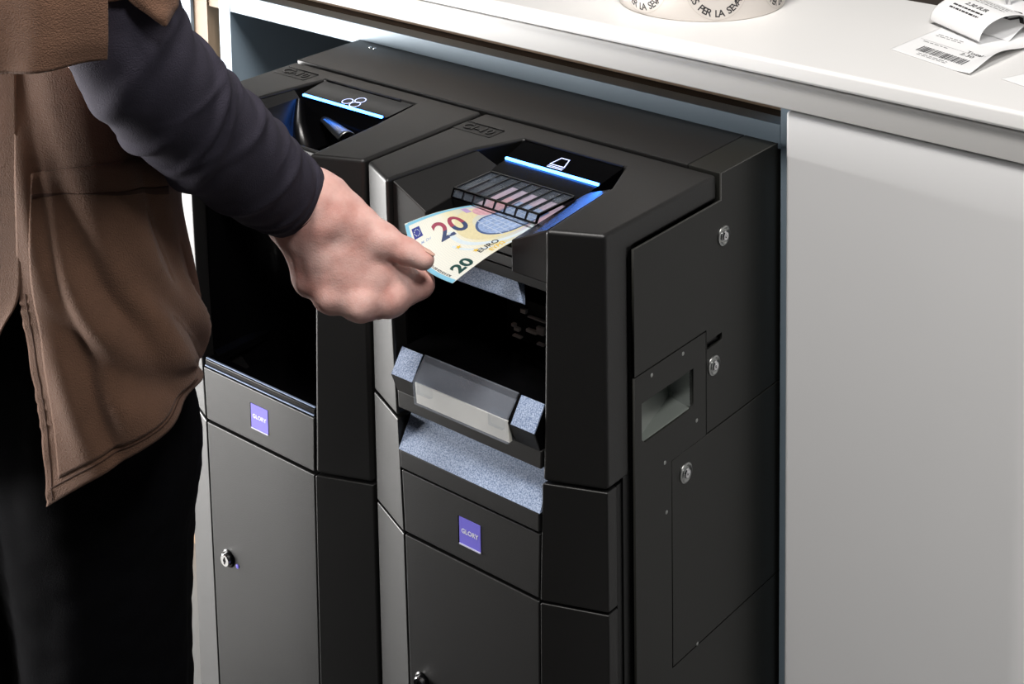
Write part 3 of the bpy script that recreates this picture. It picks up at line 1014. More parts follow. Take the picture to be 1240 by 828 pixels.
print_on('flag', grid_rect(5.2, 13.2, 56, 65.5, 4, 4), np_(0.00016), INK['flag'], note)
print_on('flag_stars', merge(*[star(9.2 + 2.6 * math.cos(i * math.pi / 6), 60.7 + 2.8 * math.sin(i * math.pi / 6), 0.6) for i in range(12)]), np_(0.00022), INK['pale'], note)
print_on('small_numeral', shift(text_mesh('20', 14.5, 0.55), 16.5, 8.0), np_(0.00016), INK['green'], note)
print_on('euro_lettering', shift(text_mesh('EURO', 7.0, 0.12), 41.5, 10.2), np_(0.00020), INK['black'], note)
print_on('greek_lettering', shift(text_mesh('EYP\u03a9', 5.6, 0.15), 45, 4.6), np_(0.00020), INK['gold'], note)
print_on('gold_stars', merge(star(28, 27, 2.6), star(33, 13.5, 2.6)), np_(0.00021), INK['gold'], note)
print_on('bank_lettering', shift(text_mesh('BCE ECB EZB EKP EKT', 2.3, 0.06), 4.9, 18, math.pi / 2), np_(0.00018), INK['black'], note)
print_on('signature', shift(text_mesh('M. Dri', 3.4, 0.02, 0.4), 13, 50.5), np_(0.00018), INK['window'], note)
adopt(note)

# ------------------------------------------------------------------ things on the worktop
# roll of round labels
RC, RR, RH = (-0.1485, 0.1938), 0.0840, 0.066
roll = empty('label_roll', (RC[0], RC[1], 0.850), 'roll of printed white round labels standing on the worktop', 'label roll')
lathe('paper_roll', [(0.038, 0), (RR - 0.001, 0), (RR, 0.001), (RR, RH - 0.001), (RR - 0.001, RH), (0.038, RH), (0.038, 0)], (RC[0], RC[1], 0.850), 'z', M['roll'], roll, 96)
lathe('core', [(0.034, 0.001), (0.0378, 0.001), (0.0378, RH + 0.001), (0.034, RH + 0.001), (0.034, 0.001)], (RC[0], RC[1], 0.850), 'z', M['tan'], roll, 48)


def roll_pt(a0):
    def f(a, b):
        t = math.radians(a0) + a / RR
        return (RC[0] + (RR + 0.0002) * math.cos(t), RC[1] + (RR + 0.0002) * math.sin(t), 0.850 + RH / 2 + b)
    return f


def arc_text(text, radius, size, mid_deg, total_deg):
    out = []
    n = len(text)
    for i, ch in enumerate(text):
        if ch == ' ':
            continue
        d = mid_deg + (i - (n - 1) / 2) * total_deg / n
        a = math.radians(d)
        out.append(shift(text_mesh(ch, size, 0.00012), radius * math.cos(a), radius * math.sin(a), a + math.pi / 2))
    return merge(*out)


for a0 in (-46, -101, 9):
    lb = print_on('round_label', ring(0, 0, 0.0312, 0.0004, 48), roll_pt(a0), M['roll_line'], roll)
    print_on('label_lettering', arc_text('GRÀCIES PER LA SEVA VISITA', 0.0250, 0.0100, -86, 250), roll_pt(a0), M['ink'], lb)
    print_on('label_logo', grid_rect(-0.0085, 0.0085, -0.0065, 0.007, 6, 4), roll_pt(a0), M['roll_logo'], lb)
adopt(roll)


# receipts
def receipt(name, surf, w, h, label, marks):
    """surf(a, b): a across the slip 0..w, b along it 0..h"""
    e = empty(name, surf(w / 2, h / 2), label, 'receipt', 'receipts on the worktop')
    n, m = 48, 60
    v = [surf(w * i / n, h * j / m) for j in range(m + 1) for i in range(n + 1)]
    f = [(j * (n + 1) + i, j * (n + 1) + i + 1, (j + 1) * (n + 1) + i + 1, (j + 1) * (n + 1) + i) for j in range(m) for i in range(n)]
    link_mesh('slip', v, f, M['paper'], e, smooth=True, solidify=0.00015)

    def lifted(a, b):
        p = np.array(surf(a, b))
        q = np.cross(np.array(surf(a + 1e-4, b)) - p, np.array(surf(a, b + 1e-4)) - p)
        q = q / np.linalg.norm(q)
        return tuple(p + q * 0.00025)
    for nm, vf, mat in marks:
        print_on(nm, vf, lifted, mat, e)
    adopt(e)
    return e


O1 = np.array((0.083, 0.1525, 0.8505))
A1 = np.array((0.0895, -0.0285, 0.0))
B1 = np.array((0.0080, 0.1050, 0.0))
W1, H1 = float(np.linalg.norm(A1)), 0.15
A1n, B1n = A1 / W1, B1 / np.linalg.norm(B1)


def slip1(a, b):
    lift = 0.009 * max(0, (a / W1 - 0.78) / 0.22) ** 1.5 * math.exp(-((b - 0.050) / 0.04) ** 2)
    return tuple(O1 + A1n * a + B1n * b + np.array((0, 0, lift)))


rs = np.random.RandomState(4)


def lines(x0, x1, ys, h, gap=0.0015):
    out = []
    for y in ys:
        x = x0
        while x < x1:
            w = rs.uniform(0.002, 0.007)
            out.append(grid_rect(x, min(x + w, x1), y, y + h, 2, 1))
            x += w + gap
    return merge(*out)


bc, x = [], 0.019
while x < 0.074:
    w = rs.choice([0.0005, 0.0009, 0.0014])
    bc.append(grid_rect(x, x + w, 0.0165, 0.0320, 1, 2))
    x += w + rs.choice([0.0005, 0.0008, 0.0012])
receipt('receipt', slip1, W1, H1, 'flat white receipt with a barcode and Total 2.30, nearest the roll', [
    ('barcode', merge(*bc), M['ink']),
    ('barcode_digits', lines(0.026, 0.060, (0.0115, 0.008), 0.0012), M['ink_grey']),
    ('rule', merge(grid_rect(0.004, 0.090, 0.0475, 0.0479, 10, 1)), M['ink_grey']),
    ('total_lettering', shift(text_mesh('Total', 0.0088, 0.0001), 0.067, 0.0445 + 0.006), M['ink']),
    ('amount_lettering', shift(text_mesh('2.30', 0.0088, 0.0001), 0.0635, 0.0415), M['ink']),
    ('small_print', lines(0.010, 0.040, (0.043, 0.0655, 0.0700), 0.0014), M['ink_grey'])])

O2 = np.array((0.0745, 0.2496, 0.8515))
A2n = np.array((0.868, -0.495, 0.0))
B2n = np.array((0.495, 0.868, 0.0))


def slip2(a, b):
    """arched slip lying over the first one"""
    t = b / 0.115
    ang = math.pi * 0.93 * t
    along = 0.060 * (1 - math.cos(ang)) / 2 * 1.15
    return tuple(O2 + A2n * a + B2n * along + np.array((0, 0, 0.002 + 0.021 * math.sin(ang))))


receipt('receipt', slip2, 0.0775, 0.115, 'white receipt arched up over the barcode receipt', [
    ('amount_lettering', shift(text_mesh('2.30 EUR', 0.0085, 0.00025), 0.040, 0.050), M['ink']),
    ('bold_print', lines(0.014, 0.058, (0.0395, 0.033), 0.0028, 0.001), M['ink']),
    ('small_print', lines(0.010, 0.066, (0.062, 0.067, 0.072), 0.0015), M['ink_grey'])])

O3 = np.array((0.197, 0.1315, 0.8506))


def slip3(a, b):
    return tuple(O3 + A1n * a + (B1n * 0.93 - A1n * -0.30) * b + np.array((0, 0, 0.002 * (b / 0.12) ** 2)))


receipt('receipt', slip3, 0.075, 0.12, 'blank corner of a white receipt at the right edge', [('small_print', lines(0.02, 0.06, (0.05, 0.06), 0.0015), M['ink_grey'])])


def slip4(a, b):
    return tuple(np.array((0.078, 0.262, 0.8512)) + A1n * a + B1n * b + np.array((0, 0, 0.006 * math.sin(math.pi * b / 0.10) + 0.012 * b / 0.10)))


receipt('receipt', slip4, 0.085, 0.085, 'white receipt with large bold lettering skewered on the metal spike', [
    ('bold_lettering', shift(text_mesh('DIX', 0.026, 0.0009, 0.1), 0.060, 0.040), M['ink']),
    ('small_print', lines(0.006, 0.030, (0.030, 0.038), 0.0015), M['ink_grey'])])
sk = empty('receipt_spike', (0.1265, 0.311, 0.850), 'thin chrome spike holding receipts at the back of the worktop', 'spike')
lathe('spike_rod', [(0.0, 0), (0.0028, 0), (0.0028, 0.10), (0.0012, 0.125), (0, 0.13)], (0.1265, 0.3085, 0.8500), 'z', M['chrome'], sk, 20)
lathe('spike_foot', [(0.0, 0), (0.012, 0), (0.012, 0.0012), (0.004, 0.003), (0, 0.003)], (0.1265, 0.3085, 0.8501), 'z', M['plastic_dark'], sk, 28)
adopt(sk)

# ------------------------------------------------------------------ the person at the machine
person = empty('person', (-0.42, -0.42, 0.0), 'person in a brown apron and black long sleeves feeding the note into the machine', 'person')

# right hand: key pinch, thumb on the note, the other fingers curled
HJ = {
    'elbow': (-0.1924, -0.4865, 0.9560), 'fore': (-0.2142, -0.3496, 0.8237), 'wrist': (-0.2221, -0.2913, 0.7686),
    'c1': (-0.1969, -0.2819, 0.7606), 'c2': (-0.1998, -0.2913, 0.7587), 'c3': (-0.2083, -0.2965, 0.7546), 'c4': (-0.2207, -0.2972, 0.7495),
    'm1': (-0.1538, -0.2585, 0.6965), 'm2': (-0.1659, -0.2817, 0.6980), 'm3': (-0.1872, -0.2936, 0.7027), 'm4': (-0.2105, -0.2972, 0.7123),
    'i2': (-0.1501, -0.2286, 0.6995), 'i3': (-0.1682, -0.2124, 0.6981), 'i4': (-0.1866, -0.2125, 0.6960),
    'd2': (-0.1858, -0.2442, 0.6753), 'd3': (-0.2035, -0.2339, 0.6841), 'd4': (-0.2058, -0.2470, 0.6970),
    'r2': (-0.2077, -0.2594, 0.6790), 'r3': (-0.2215, -0.2533, 0.6905), 'r4': (-0.2165, -0.2654, 0.7036),
    'p2': (-0.2233, -0.2727, 0.6941), 'p3': (-0.2319, -0.2680, 0.7031), 'p4': (-0.2248, -0.2761, 0.7138),
    't0': (-0.2000, -0.2821, 0.7755), 't1': (-0.1615, -0.2624, 0.7455), 't2': (-0.1430, -0.2507, 0.7372), 't3': (-0.1309, -0.2431, 0.7300), 'web': (-0.1670, -0.2577, 0.7217), 'web2': (-0.1545, -0.2434, 0.7123),
}


def hand_sdf(P):
    J = HJ
    vz = np.array(CAM_FWD)
    d = cone_sdf(P, J['elbow'], J['fore'], 0.034, 0.031)
    d = smin(d, cone_sdf(P, J['fore'], J['wrist'], 0.0305, 0.0275), 0.012)
    palm = None
    for a, b, ra, rb in (('c1', 'm1', 0.0165, 0.0142), ('c2', 'm2', 0.0165, 0.0152), ('c3', 'm3', 0.0160, 0.0145), ('c4', 'm4', 0.0152, 0.0136)):
        q = cone_sdf(P, J[a], J[b], ra, rb)
        palm = q if palm is None else smin(palm, q, 0.016)
    for a in ('c1', 'c2', 'c3', 'c4'):
        palm = smin(palm, cone_sdf(P, J['wrist'], J[a], 0.0235, 0.0165), 0.014)
    # flesh on the palm side
    q = cone_sdf(P, tuple(np.array(J['c2']) + vz * 0.016), tuple(np.array(J['m2']) + vz * 0.020), 0.018, 0.014)
    palm = smin(palm, q, 0.016)
    palm = smin(palm, cone_sdf(P, J['web'], J['c1'], 0.0145, 0.0145), 0.018)
    palm = smin(palm, cone_sdf(P, J['web'], J['web2'], 0.0135, 0.0095), 0.012)
    d = smin(d, palm, 0.016)
    th = smin(cone_sdf(P, J['t0'], J['t1'], 0.0165, 0.0140), cone_sdf(P, J['t1'], J['t2'], 0.0128, 0.0108), 0.007)
    th = smin(th, cone_sdf(P, J['t2'], J['t3'], 0.0108, 0.0088), 0.004)
    fing = None
    for c, rr in (('i', (0.0132, 0.0122, 0.0106, 0.0085)), ('d', (0.0128, 0.0110, 0.0095, 0.008)), ('r', (0.012, 0.0105, 0.009, 0.0078)), ('p', (0.0108, 0.0095, 0.0082, 0.007))):
        k = {'i': 'm1', 'd': 'm2', 'r': 'm3', 'p': 'm4'}[c]
        q = cone_sdf(P, J[k], J[c + '2'], rr[0], rr[1])
        q = smin(q, cone_sdf(P, J[c + '2'], J[c + '3'], rr[1], rr[2]), 0.004)
        q = smin(q, cone_sdf(P, J[c + '3'], J[c + '4'], rr[2], rr[3]), 0.004)
        fing = q if fing is None else np.minimum(fing, q)
    # knuckles stand proud
    for k, r in (('m1', 0.0098), ('m2', 0.0112), ('m3', 0.0100), ('m4', 0.0090)):
        c = np.array(J[k]) - vz * 0.0062
        d = smin(d, np.linalg.norm(P - c, axis=-1) - r, 0.008)
    d = smin(d, fing, 0.007)
    # thumb joins at its base only; a crease stays between thumb and index
    base = np.clip(((P - np.array(J['t0'])) @ (np.array(J['t2']) - np.array(J['t0']))) / np.linalg.norm(np.array(J['t2']) - np.array(J['t0'])) ** 2, 0, 1)
    kk = 0.020 * (1 - base) ** 1.2 + 0.0028
    d = smin(d, th, kk)
    return d + noise3(P * 260, 3) * 0.00022 + noise3(P * 90, 5) * 0.0005


hp = np.array(list(HJ.values()))
hv, hf = surface_nets(hand_sdf, np.array((-0.33, -0.38, 0.66)), np.array((-0.09, -0.17, 0.865)), 0.0018)

# whole figure under the clothes
FW = np.array((-0.43, 0.903, 0.0))
RT = np.array((0.903, 0.43, 0.0))
PC = np.array((-0.4540, -0.4380, 0.0))


def bp(r, f, z):
    return tuple(PC + RT * r + FW * f + np.array((0, 0, z)))


SH_R, EL_R = bp(0.185, -0.03, 1.40), (-0.1958, -0.4878, 0.9654)
SH_L, EL_L, WR_L = bp(-0.185, -0.03, 1.40), bp(-0.235, -0.05, 1.10), bp(-0.215, 0.05, 0.87)


def body_sdf(P):
    d = cone_sdf(P, bp(0, 0, 0.95), bp(0, 0.0, 1.08), 0.092, 0.090, (RT, 0.72))
    d = smin(d, cone_sdf(P, bp(0, 0, 1.08), bp(0, -0.01, 1.30), 0.090, 0.105, (RT, 0.72)), 0.05)
    d = smin(d, cone_sdf(P, bp(-0.12, -0.03, 1.40), bp(0.12, -0.03, 1.40), 0.062, 0.062), 0.06)
    d = smin(d, cone_sdf(P, bp(0, -0.02, 1.42), bp(0, 0.005, 1.52), 0.056, 0.052), 0.03)
    # head: skull, jaw, nose, ears, brow
    hd = cone_sdf(P, bp(0, 0.0, 1.655), bp(0, 0.03, 1.645), 0.088, 0.078, (RT, 1.15))
    hd = smin(hd, cone_sdf(P, bp(0, 0.045, 1.60), bp(0, 0.070, 1.555), 0.055, 0.036), 0.03)
    hd = smin(hd, cone_sdf(P, bp(0, 0.102, 1.635), bp(0, 0.122, 1.602), 0.008, 0.012), 0.010)
    hd = smin(hd, cone_sdf(P, bp(-0.020, 0.100, 1.562), bp(0.020, 0.100, 1.562), 0.007, 0.007), 0.008)
    hd = smin(hd, cone_sdf(P, bp(-0.035, 0.090, 1.660), bp(0.035, 0.090, 1.660), 0.010, 0.010), 0.012)
    for s in (-1, 1):
        hd = smin(hd, cone_sdf(P, bp(s * 0.080, 0.005, 1.645), bp(s * 0.080, 0.0, 1.605), 0.014, 0.010), 0.006)
        hd = np.maximum(hd, -(np.linalg.norm(P - np.array(bp(s * 0.031, 0.112, 1.640)), axis=-1) - 0.014))
        hd = np.minimum(hd, np.linalg.norm(P - np.array(bp(s * 0.031, 0.093, 1.638)), axis=-1) - 0.012)
    d = smin(d, hd, 0.02)
    for s in (-1, 1):
        d = smin(d, cone_sdf(P, bp(s * 0.083, 0, 0.93), bp(s * 0.085, 0.0, 0.50), 0.076, 0.056), 0.05)
        d = smin(d, cone_sdf(P, bp(s * 0.085, 0, 0.50), bp(s * 0.085, -0.03, 0.10), 0.054, 0.036), 0.02)
        d = smin(d, cone_sdf(P, bp(s * 0.085, -0.03, 0.07), bp(s * 0.088, 0.13, 0.045), 0.036, 0.028), 0.03)
    d = smin(d, cone_sdf(P, SH_R, EL_R, 0.044, 0.034), 0.03)
    d = smin(d, cone_sdf(P, EL_R, HJ['fore'], 0.034, 0.028), 0.02)
    d = smin(d, cone_sdf(P, SH_L, EL_L, 0.050, 0.040), 0.03)
    d = smin(d, cone_sdf(P, EL_L, WR_L, 0.040, 0.028), 0.02)
    w = np.array(WR_L)
    dn = np.array((0.05, 0.25, -0.96))
    d = smin(d, cone_sdf(P, w, w + dn * 0.07, 0.026, 0.036, (RT, 1.8)), 0.015)
    for k, (o, l) in enumerate(((-0.026, 0.062), (-0.009, 0.074), (0.009, 0.078), (0.026, 0.070))):
        a = w + dn * 0.085 + FW * o
        b = a + dn * l * 0.55 + RT * 0.012
        c = b + dn * l * 0.35 + RT * 0.022
        d = smin(d, np.minimum(cone_sdf(P, a, b, 0.0095, 0.0085), cone_sdf(P, b, c, 0.0085, 0.007)), 0.005)
    d = smin(d, cone_sdf(P, w + dn * 0.03 + FW * 0.028, w + dn * 0.085 + FW * 0.055 + RT * 0.02, 0.013, 0.009), 0.010)
    return d


bv, bf = surface_nets(body_sdf, (-0.76, -0.72, 0.0), (-0.12, -0.20, 1.80), 0.010)
body = link_mesh('body', np.vstack([hv, bv]), [tuple(q) for q in hf] + [tuple(int(i) + len(hv) for i in q) for q in bf], M['skin'], person, smooth=True)

# thumb nail on the side of the thumb tip
tt, t2 = np.array(HJ['t3']), np.array(HJ['t2'])
ta = (tt - t2) / np.linalg.norm(tt - t2)
nn = np.array(CAM_UP) * 1.0 + np.array(CAM_RIGHT) * 0.40 + np.array(CAM_FWD) * 0.20
nn = nn - ta * (nn @ ta)
nn /= np.linalg.norm(nn)
ns = np.cross(ta, nn)
gv, gf = [], []
for i in range(9):
    for j in range(9):
        a, b = i / 8 * 2 - 1, j / 8 * 2 - 1
        w = 0.0058 * math.sqrt(max(0.0, 1 - max(0, abs(a) - 0.5) ** 2 * 2.2))
        ang = b * w / 0.0090
        gv.append(tuple(tt + ta * (0.0012 + a * 0.0050) + (nn * math.cos(ang) + ns * math.sin(ang)) * (0.0093 - 0.0011 * max(0, a))))
for i in range(8):
    for j in range(8):
        gf.append((i * 9 + j, i * 9 + j + 1, (i + 1) * 9 + j + 1, (i + 1) * 9 + j))
link_mesh('thumb_nail', gv, gf, M['nail'], person, smooth=True, solidify=0.0006)


# clothes
def tube(path, radii, n, m, disp=None, squash=None):
    C_ = catmull(path, n)
    R_ = np.interp(np.linspace(0, len(radii) - 1, n), range(len(radii)), radii)
    T = np.gradient(C_, axis=0)
    T /= np.linalg.norm(T, axis=1)[:, None]
    x = np.cross(T[0], (0.1, -0.7, 0.7))
    x /= np.linalg.norm(x)
    v = []
    for i in range(n):
        x = x - T[i] * (x @ T[i])
        x /= np.linalg.norm(x)
        y = np.cross(T[i], x)
        for j in range(m):
            a = 2 * math.pi * j / m
            r = R_[i] + (disp(i / (n - 1), a, C_[i]) if disp else 0)
            v.append(C_[i] + (x * math.cos(a) + y * math.sin(a)) * r)
    f = [(i * m + j, i * m + (j + 1) % m, (i + 1) * m + (j + 1) % m, (i + 1) * m + j) for i in range(n - 1) for j in range(m)]
    return np.array(v), f


RIDGES = [(0.545, 0.4, 0.7, 0.0030, 0.012), (0.580, 2.1, 1.0, 0.0034, 0.014), (0.615, 5.2, 0.8, 0.0036, 0.011), (0.645, 3.6, 0.9, 0.0030, 0.010), (0.668, 0.9, 1.1, 0.0026, 0.009),
          (0.700, 4.4, 0.9, 0.0034, 0.013), (0.735, 2.7, 0.8, 0.0026, 0.010), (0.765, 5.8, 1.0, 0.0030, 0.012), (0.805, 1.4, 0.9, 0.0024, 0.011), (0.845, 3.9, 1.2, 0.0022, 0.012),
          (0.885, 0.2, 0.8, 0.0018, 0.010), (0.915, 4.9, 1.0, 0.0020, 0.009), (0.50, 4.2, 1.1, 0.0036, 0.016), (0.46, 1.2, 1.0, 0.0034, 0.016), (0.42, 5.0, 1.2, 0.0030, 0.016),
          (0.56, 1.2, 0.6, 0.0014, 0.005), (0.63, 0.9, 0.7, 0.0016, 0.005), (0.685, 2.0, 0.6, 0.0013, 0.005), (0.715, 1.0, 0.7, 0.0014, 0.005), (0.75, 1.8, 0.6, 0.0014, 0.005),
          (0.79, 0.6, 0.7, 0.0013, 0.006), (0.825, 2.3, 0.7, 0.0012, 0.005), (0.865, 1.5, 0.6, 0.0011, 0.005), (0.60, 3.1, 0.7, 0.0014, 0.005), (0.66, 4.6, 0.6, 0.0013, 0.005)]


def sleeve_folds(s, a, c):
    """creases that wrap part of the way round the arm, each at its own slant"""
    r = 0.0
    for s0, a0, w, h, k in RIDGES:
        da = math.atan2(math.sin(a - a0), math.cos(a - a0))
        ds = s - s0 - 0.030 * da * (1 if h > 0.0027 else -0.7) - 0.008 * math.sin(2 * a + a0)
        r += 1.15 * h * math.exp(-(ds / k) ** 2) * math.exp(-(da / (w * 1.3)) ** 2)
    hem = 0.0012 if s > 0.955 else 0.0
    return r + hem - 0.001 + 0.0006 * math.sin(s * 90 + 3 * math.sin(a))


path = [SH_R, (-0.2471, -0.4634, 1.1395), (-0.2033, -0.4898, 1.0334), (-0.1876, -0.4801, 0.9541), (-0.1982, -0.4256, 0.8903), (-0.2123, -0.3580, 0.8273), (-0.2236, -0.3015, 0.7787)]
sv, sf = tube(path, [0.064, 0.056, 0.046, 0.0445, 0.0450, 0.0415, 0.0335], 220, 72, sleeve_folds)
cut = len(sv)


def shirt_sdf(P):
    d = cone_sdf(P, bp(0, 0, 0.96), bp(0, 0.0, 1.08), 0.106, 0.104, (RT, 0.74))
    d = smin(d, cone_sdf(P, bp(0, 0, 1.08), bp(0, -0.01, 1.30), 0.104, 0.118, (RT, 0.74)), 0.05)
    d = smin(d, cone_sdf(P, bp(-0.12, -0.03, 1.40), bp(0.12, -0.03, 1.40), 0.074, 0.074), 0.06)
    d = smin(d, cone_sdf(P, bp(0, -0.02, 1.42), bp(0, 0.0, 1.475), 0.064, 0.060), 0.03)
    d = smin(d, cone_sdf(P, SH_L, EL_L, 0.064, 0.054), 0.03)
    d = smin(d, cone_sdf(P, EL_L, tuple(np.array(EL_L) * 0.2 + np.array(WR_L) * 0.8), 0.054, 0.040), 0.02)
    d = smin(d, cone_sdf(P, SH_R, tuple(0.7 * np.array(SH_R) + 0.3 * np.array(EL_R)), 0.068, 0.060), 0.03)
    return d + noise3(P * 40, 2) * 0.0025


shv, shf = surface_nets(shirt_sdf, (-0.78, -0.72, 0.80), (-0.10, -0.22, 1.56), 0.010)
link_mesh('shirt', np.vstack([sv, shv]), sf + [tuple(int(i) + cut for i in q) for q in shf], M['shirt'], person, smooth=True)
# inside of the cuff is closed by a turned hem
hemv, hemf = tube([(-0.2217, -0.3093, 0.7858), (-0.2236, -0.3015, 0.7787), (-0.2234, -0.3025, 0.7797), (-0.2203, -0.3244, 0.7993)], [0.0350, 0.0335, 0.0318, 0.0325], 12, 72)
link_mesh('cuff', hemv, hemf, M['shirt'], person, smooth=True)


def trouser_sdf(P):
    d = cone_sdf(P, bp(-0.05, 0, 0.93), bp(0.05, 0, 0.93), 0.098, 0.098)
    for s, dx in ((-1, -0.083), (1, 0.086)):
        q = cone_sdf(P, bp(dx, 0.0, 0.90), bp(dx, 0.004, 0.55), 0.085, 0.0835)
        q = smin(q, cone_sdf(P, bp(dx, 0.004, 0.55), bp(dx, 0.002, 0.09), 0.0835, 0.068), 0.03)
        d = smin(d, q, 0.045)
    fold = noise3(P * np.array((55, 55, 26)), 11) * 0.0024 + noise3(P * 120, 8) * 0.0008
    d = d + fold
    d = np.maximum(d, 0.055 - P[..., 2])
    return np.maximum(d, P[..., 2] - 1.03)


tv, tf = surface_nets(trouser_sdf, (-0.66, -0.60, 0.03), (-0.20, -0.26, 1.06), 0.0055)
link_mesh('trousers', tv, [tuple(q) for q in tf], M['trousers'], person, smooth=True)
# side seam down the trouser leg
for s, dx in ((-1, -0.083), (1, 0.086)):
    w0 = np.array(bp(dx, 0.02, 0.0))

    def shoe_sdf(P, dx=dx):
        q = cone_sdf(P, bp(dx, -0.055, 0.050), bp(dx, 0.155, 0.040), 0.044, 0.040)
        q = smin(q, cone_sdf(P, bp(dx, -0.04, 0.06), bp(dx, -0.035, 0.11), 0.042, 0.040), 0.02)
        return np.maximum(q, 0.004 - P[..., 2])
    a_ = np.array(bp(dx, 0.04, 0.0))
    v_, f_ = surface_nets(shoe_sdf, a_ - np.array((0.13, 0.19, 0.0)), a_ + np.array((0.13, 0.19, 0.17)), 0.006)
    link_mesh('shoe', v_, [tuple(q) for q in f_], M['shoe'], person, smooth=True)


def hair_sdf(P):
    d = cone_sdf(P, bp(0, -0.018, 1.672), bp(0, 0.025, 1.668), 0.094, 0.082, (RT, 1.10))
    d = smin(d, cone_sdf(P, bp(0, -0.07, 1.62), bp(0, -0.065, 1.56), 0.045, 0.035), 0.03)
    cutp = np.array(bp(0, 0.055, 1.70))
    n_ = FW * 0.8 - np.array((0, 0, 0.6))
    return np.maximum(d, (P - cutp) @ n_) + noise3(P * 160, 6) * 0.0015


v_, f_ = surface_nets(hair_sdf, np.array(bp(0, 0, 1.66)) - 0.16, np.array(bp(0, 0, 1.66)) + 0.16, 0.006)
link_mesh('hair', v_, [tuple(q) for q in f_], M['hair'], person, smooth=True)


# brown apron: skirt panels with a slit between them, pocket, bib flap, short sleeve hem
def sheet_from(ctrl, n, m, disp=None):
    G = np.array(ctrl, float)
    rows = np.array([catmull(r, m) for r in G])
    out = np.array([catmull(rows[:, j], n) for j in range(m)]).transpose(1, 0, 2)
    if disp:
        du = np.gradient(out, axis=1)
        dv = np.gradient(out, axis=0)
        nr = np.cross(du, dv)
        nr /= np.linalg.norm(nr, axis=2)[..., None] + 1e-12
        t, s = np.meshgrid(np.linspace(0, 1, n), np.linspace(0, 1, m), indexing='ij')
        out = out + nr * disp(t, s)[..., None]
    f = [(i * m + j, i * m + j + 1, (i + 1) * m + j + 1, (i + 1) * m + j) for i in range(n - 1) for j in range(m - 1)]
    return out, f


def apron_folds(t, s):
    """soft diagonal drapes, small puckers along the slit"""
    r = 0
    for t0, s0, ang, w, ln, h in ((0.62, 0.32, 0.9, 0.050, 0.30, 0.010), (0.74, 0.62, 0.75, 0.055, 0.32, 0.011), (0.50, 0.55, 1.0, 0.05, 0.25, 0.008), (0.86, 0.42, 0.55, 0.045, 0.28, 0.009),
                                  (0.56, 0.14, 1.2, 0.030, 0.20, 0.006), (0.80, 0.20, 1.1, 0.035, 0.22, 0.007), (0.68, 0.80, 0.9, 0.045, 0.22, 0.008), (0.92, 0.66, 0.4, 0.035, 0.22, 0.006)):
        c, d = math.cos(ang), math.sin(ang)
        u = (s - s0) * c + (t - t0) * d
        v = -(s - s0) * d + (t - t0) * c
        r = r + h * np.exp(-(v / w) ** 2) * np.exp(-(u / ln) ** 2) - 0.45 * h * np.exp(-((v - 2 * w) / (1.3 * w)) ** 2) * np.exp(-(u / ln) ** 2)
    return r + 0.0008 * np.sin(2 * math.pi * (t * 17 + 0.9 * np.sin(t * 31))) * np.exp(-(s / 0.05) ** 2) * (t > 0.58)


front = [
    [(-0.3147, -0.4878, 1.0807), (-0.2767, -0.4803, 1.0837), (-0.2533, -0.4607, 1.0832), (-0.2453, -0.4295, 1.0792), (-0.2649, -0.3868, 1.0706), (-0.3109, -0.3495, 1.0599), (-0.3831, -0.3266, 1.0486)],
    [(-0.3110, -0.4945, 0.9873), (-0.2739, -0.4863, 0.9914), (-0.2488, -0.4677, 0.9914), (-0.2405, -0.4352, 0.9858), (-0.2617, -0.3944, 0.9738), (-0.3116, -0.3535, 0.9572), (-0.3768, -0.3268, 0.9412)],
    [(-0.3081, -0.4999, 0.9058), (-0.2726, -0.4891, 0.9100), (-0.2464, -0.4696, 0.9101), (-0.2385, -0.4351, 0.9026), (-0.2603, -0.3928, 0.8869), (-0.3018, -0.3582, 0.8693), (-0.3636, -0.3279, 0.8488)],
    [(-0.2994, -0.5089, 0.8294), (-0.2665, -0.4950, 0.8331), (-0.2392, -0.4733, 0.8329), (-0.2301, -0.4381, 0.8240), (-0.2509, -0.3979, 0.8061), (-0.2900, -0.3643, 0.7858), (-0.3499, -0.3344, 0.7617)],
    [(-0.3017, -0.5098, 0.7539), (-0.2657, -0.4952, 0.7622), (-0.2358, -0.4721, 0.7655), (-0.2257, -0.4354, 0.7604), (-0.2449, -0.3935, 0.7448), (-0.2837, -0.3570, 0.7247), (-0.3450, -0.3274, 0.6974)],
    [(-0.2963, -0.5072, 0.7003), (-0.2584, -0.4928, 0.7144), (-0.2304, -0.4695, 0.7204), (-0.2204, -0.4324, 0.7183), (-0.2356, -0.3906, 0.7059), (-0.2773, -0.3505, 0.6826), (-0.3395, -0.3232, 0.6539)],
    [(-0.2882, -0.5055, 0.6368), (-0.2550, -0.4926, 0.6573), (-0.2279, -0.4688, 0.6709), (-0.2206, -0.4328, 0.6769), (-0.2382, -0.3926, 0.6741), (-0.2793, -0.3530, 0.6526), (-0.3417, -0.3249, 0.6222)],
    [(-0.2835, -0.5074, 0.5835), (-0.2514, -0.4936, 0.6072), (-0.2268, -0.4697, 0.6271), (-0.2224, -0.4348, 0.6407), (-0.2395, -0.3978, 0.6494), (-0.2718, -0.3607, 0.6393), (-0.3396, -0.3254, 0.6079)],
]
ao, af = sheet_from(front, 110, 110, apron_folds)
apron_root = link_mesh('apron', ao.reshape(-1, 3), af, M['apron'], person, smooth=True, solidify=0.0012)
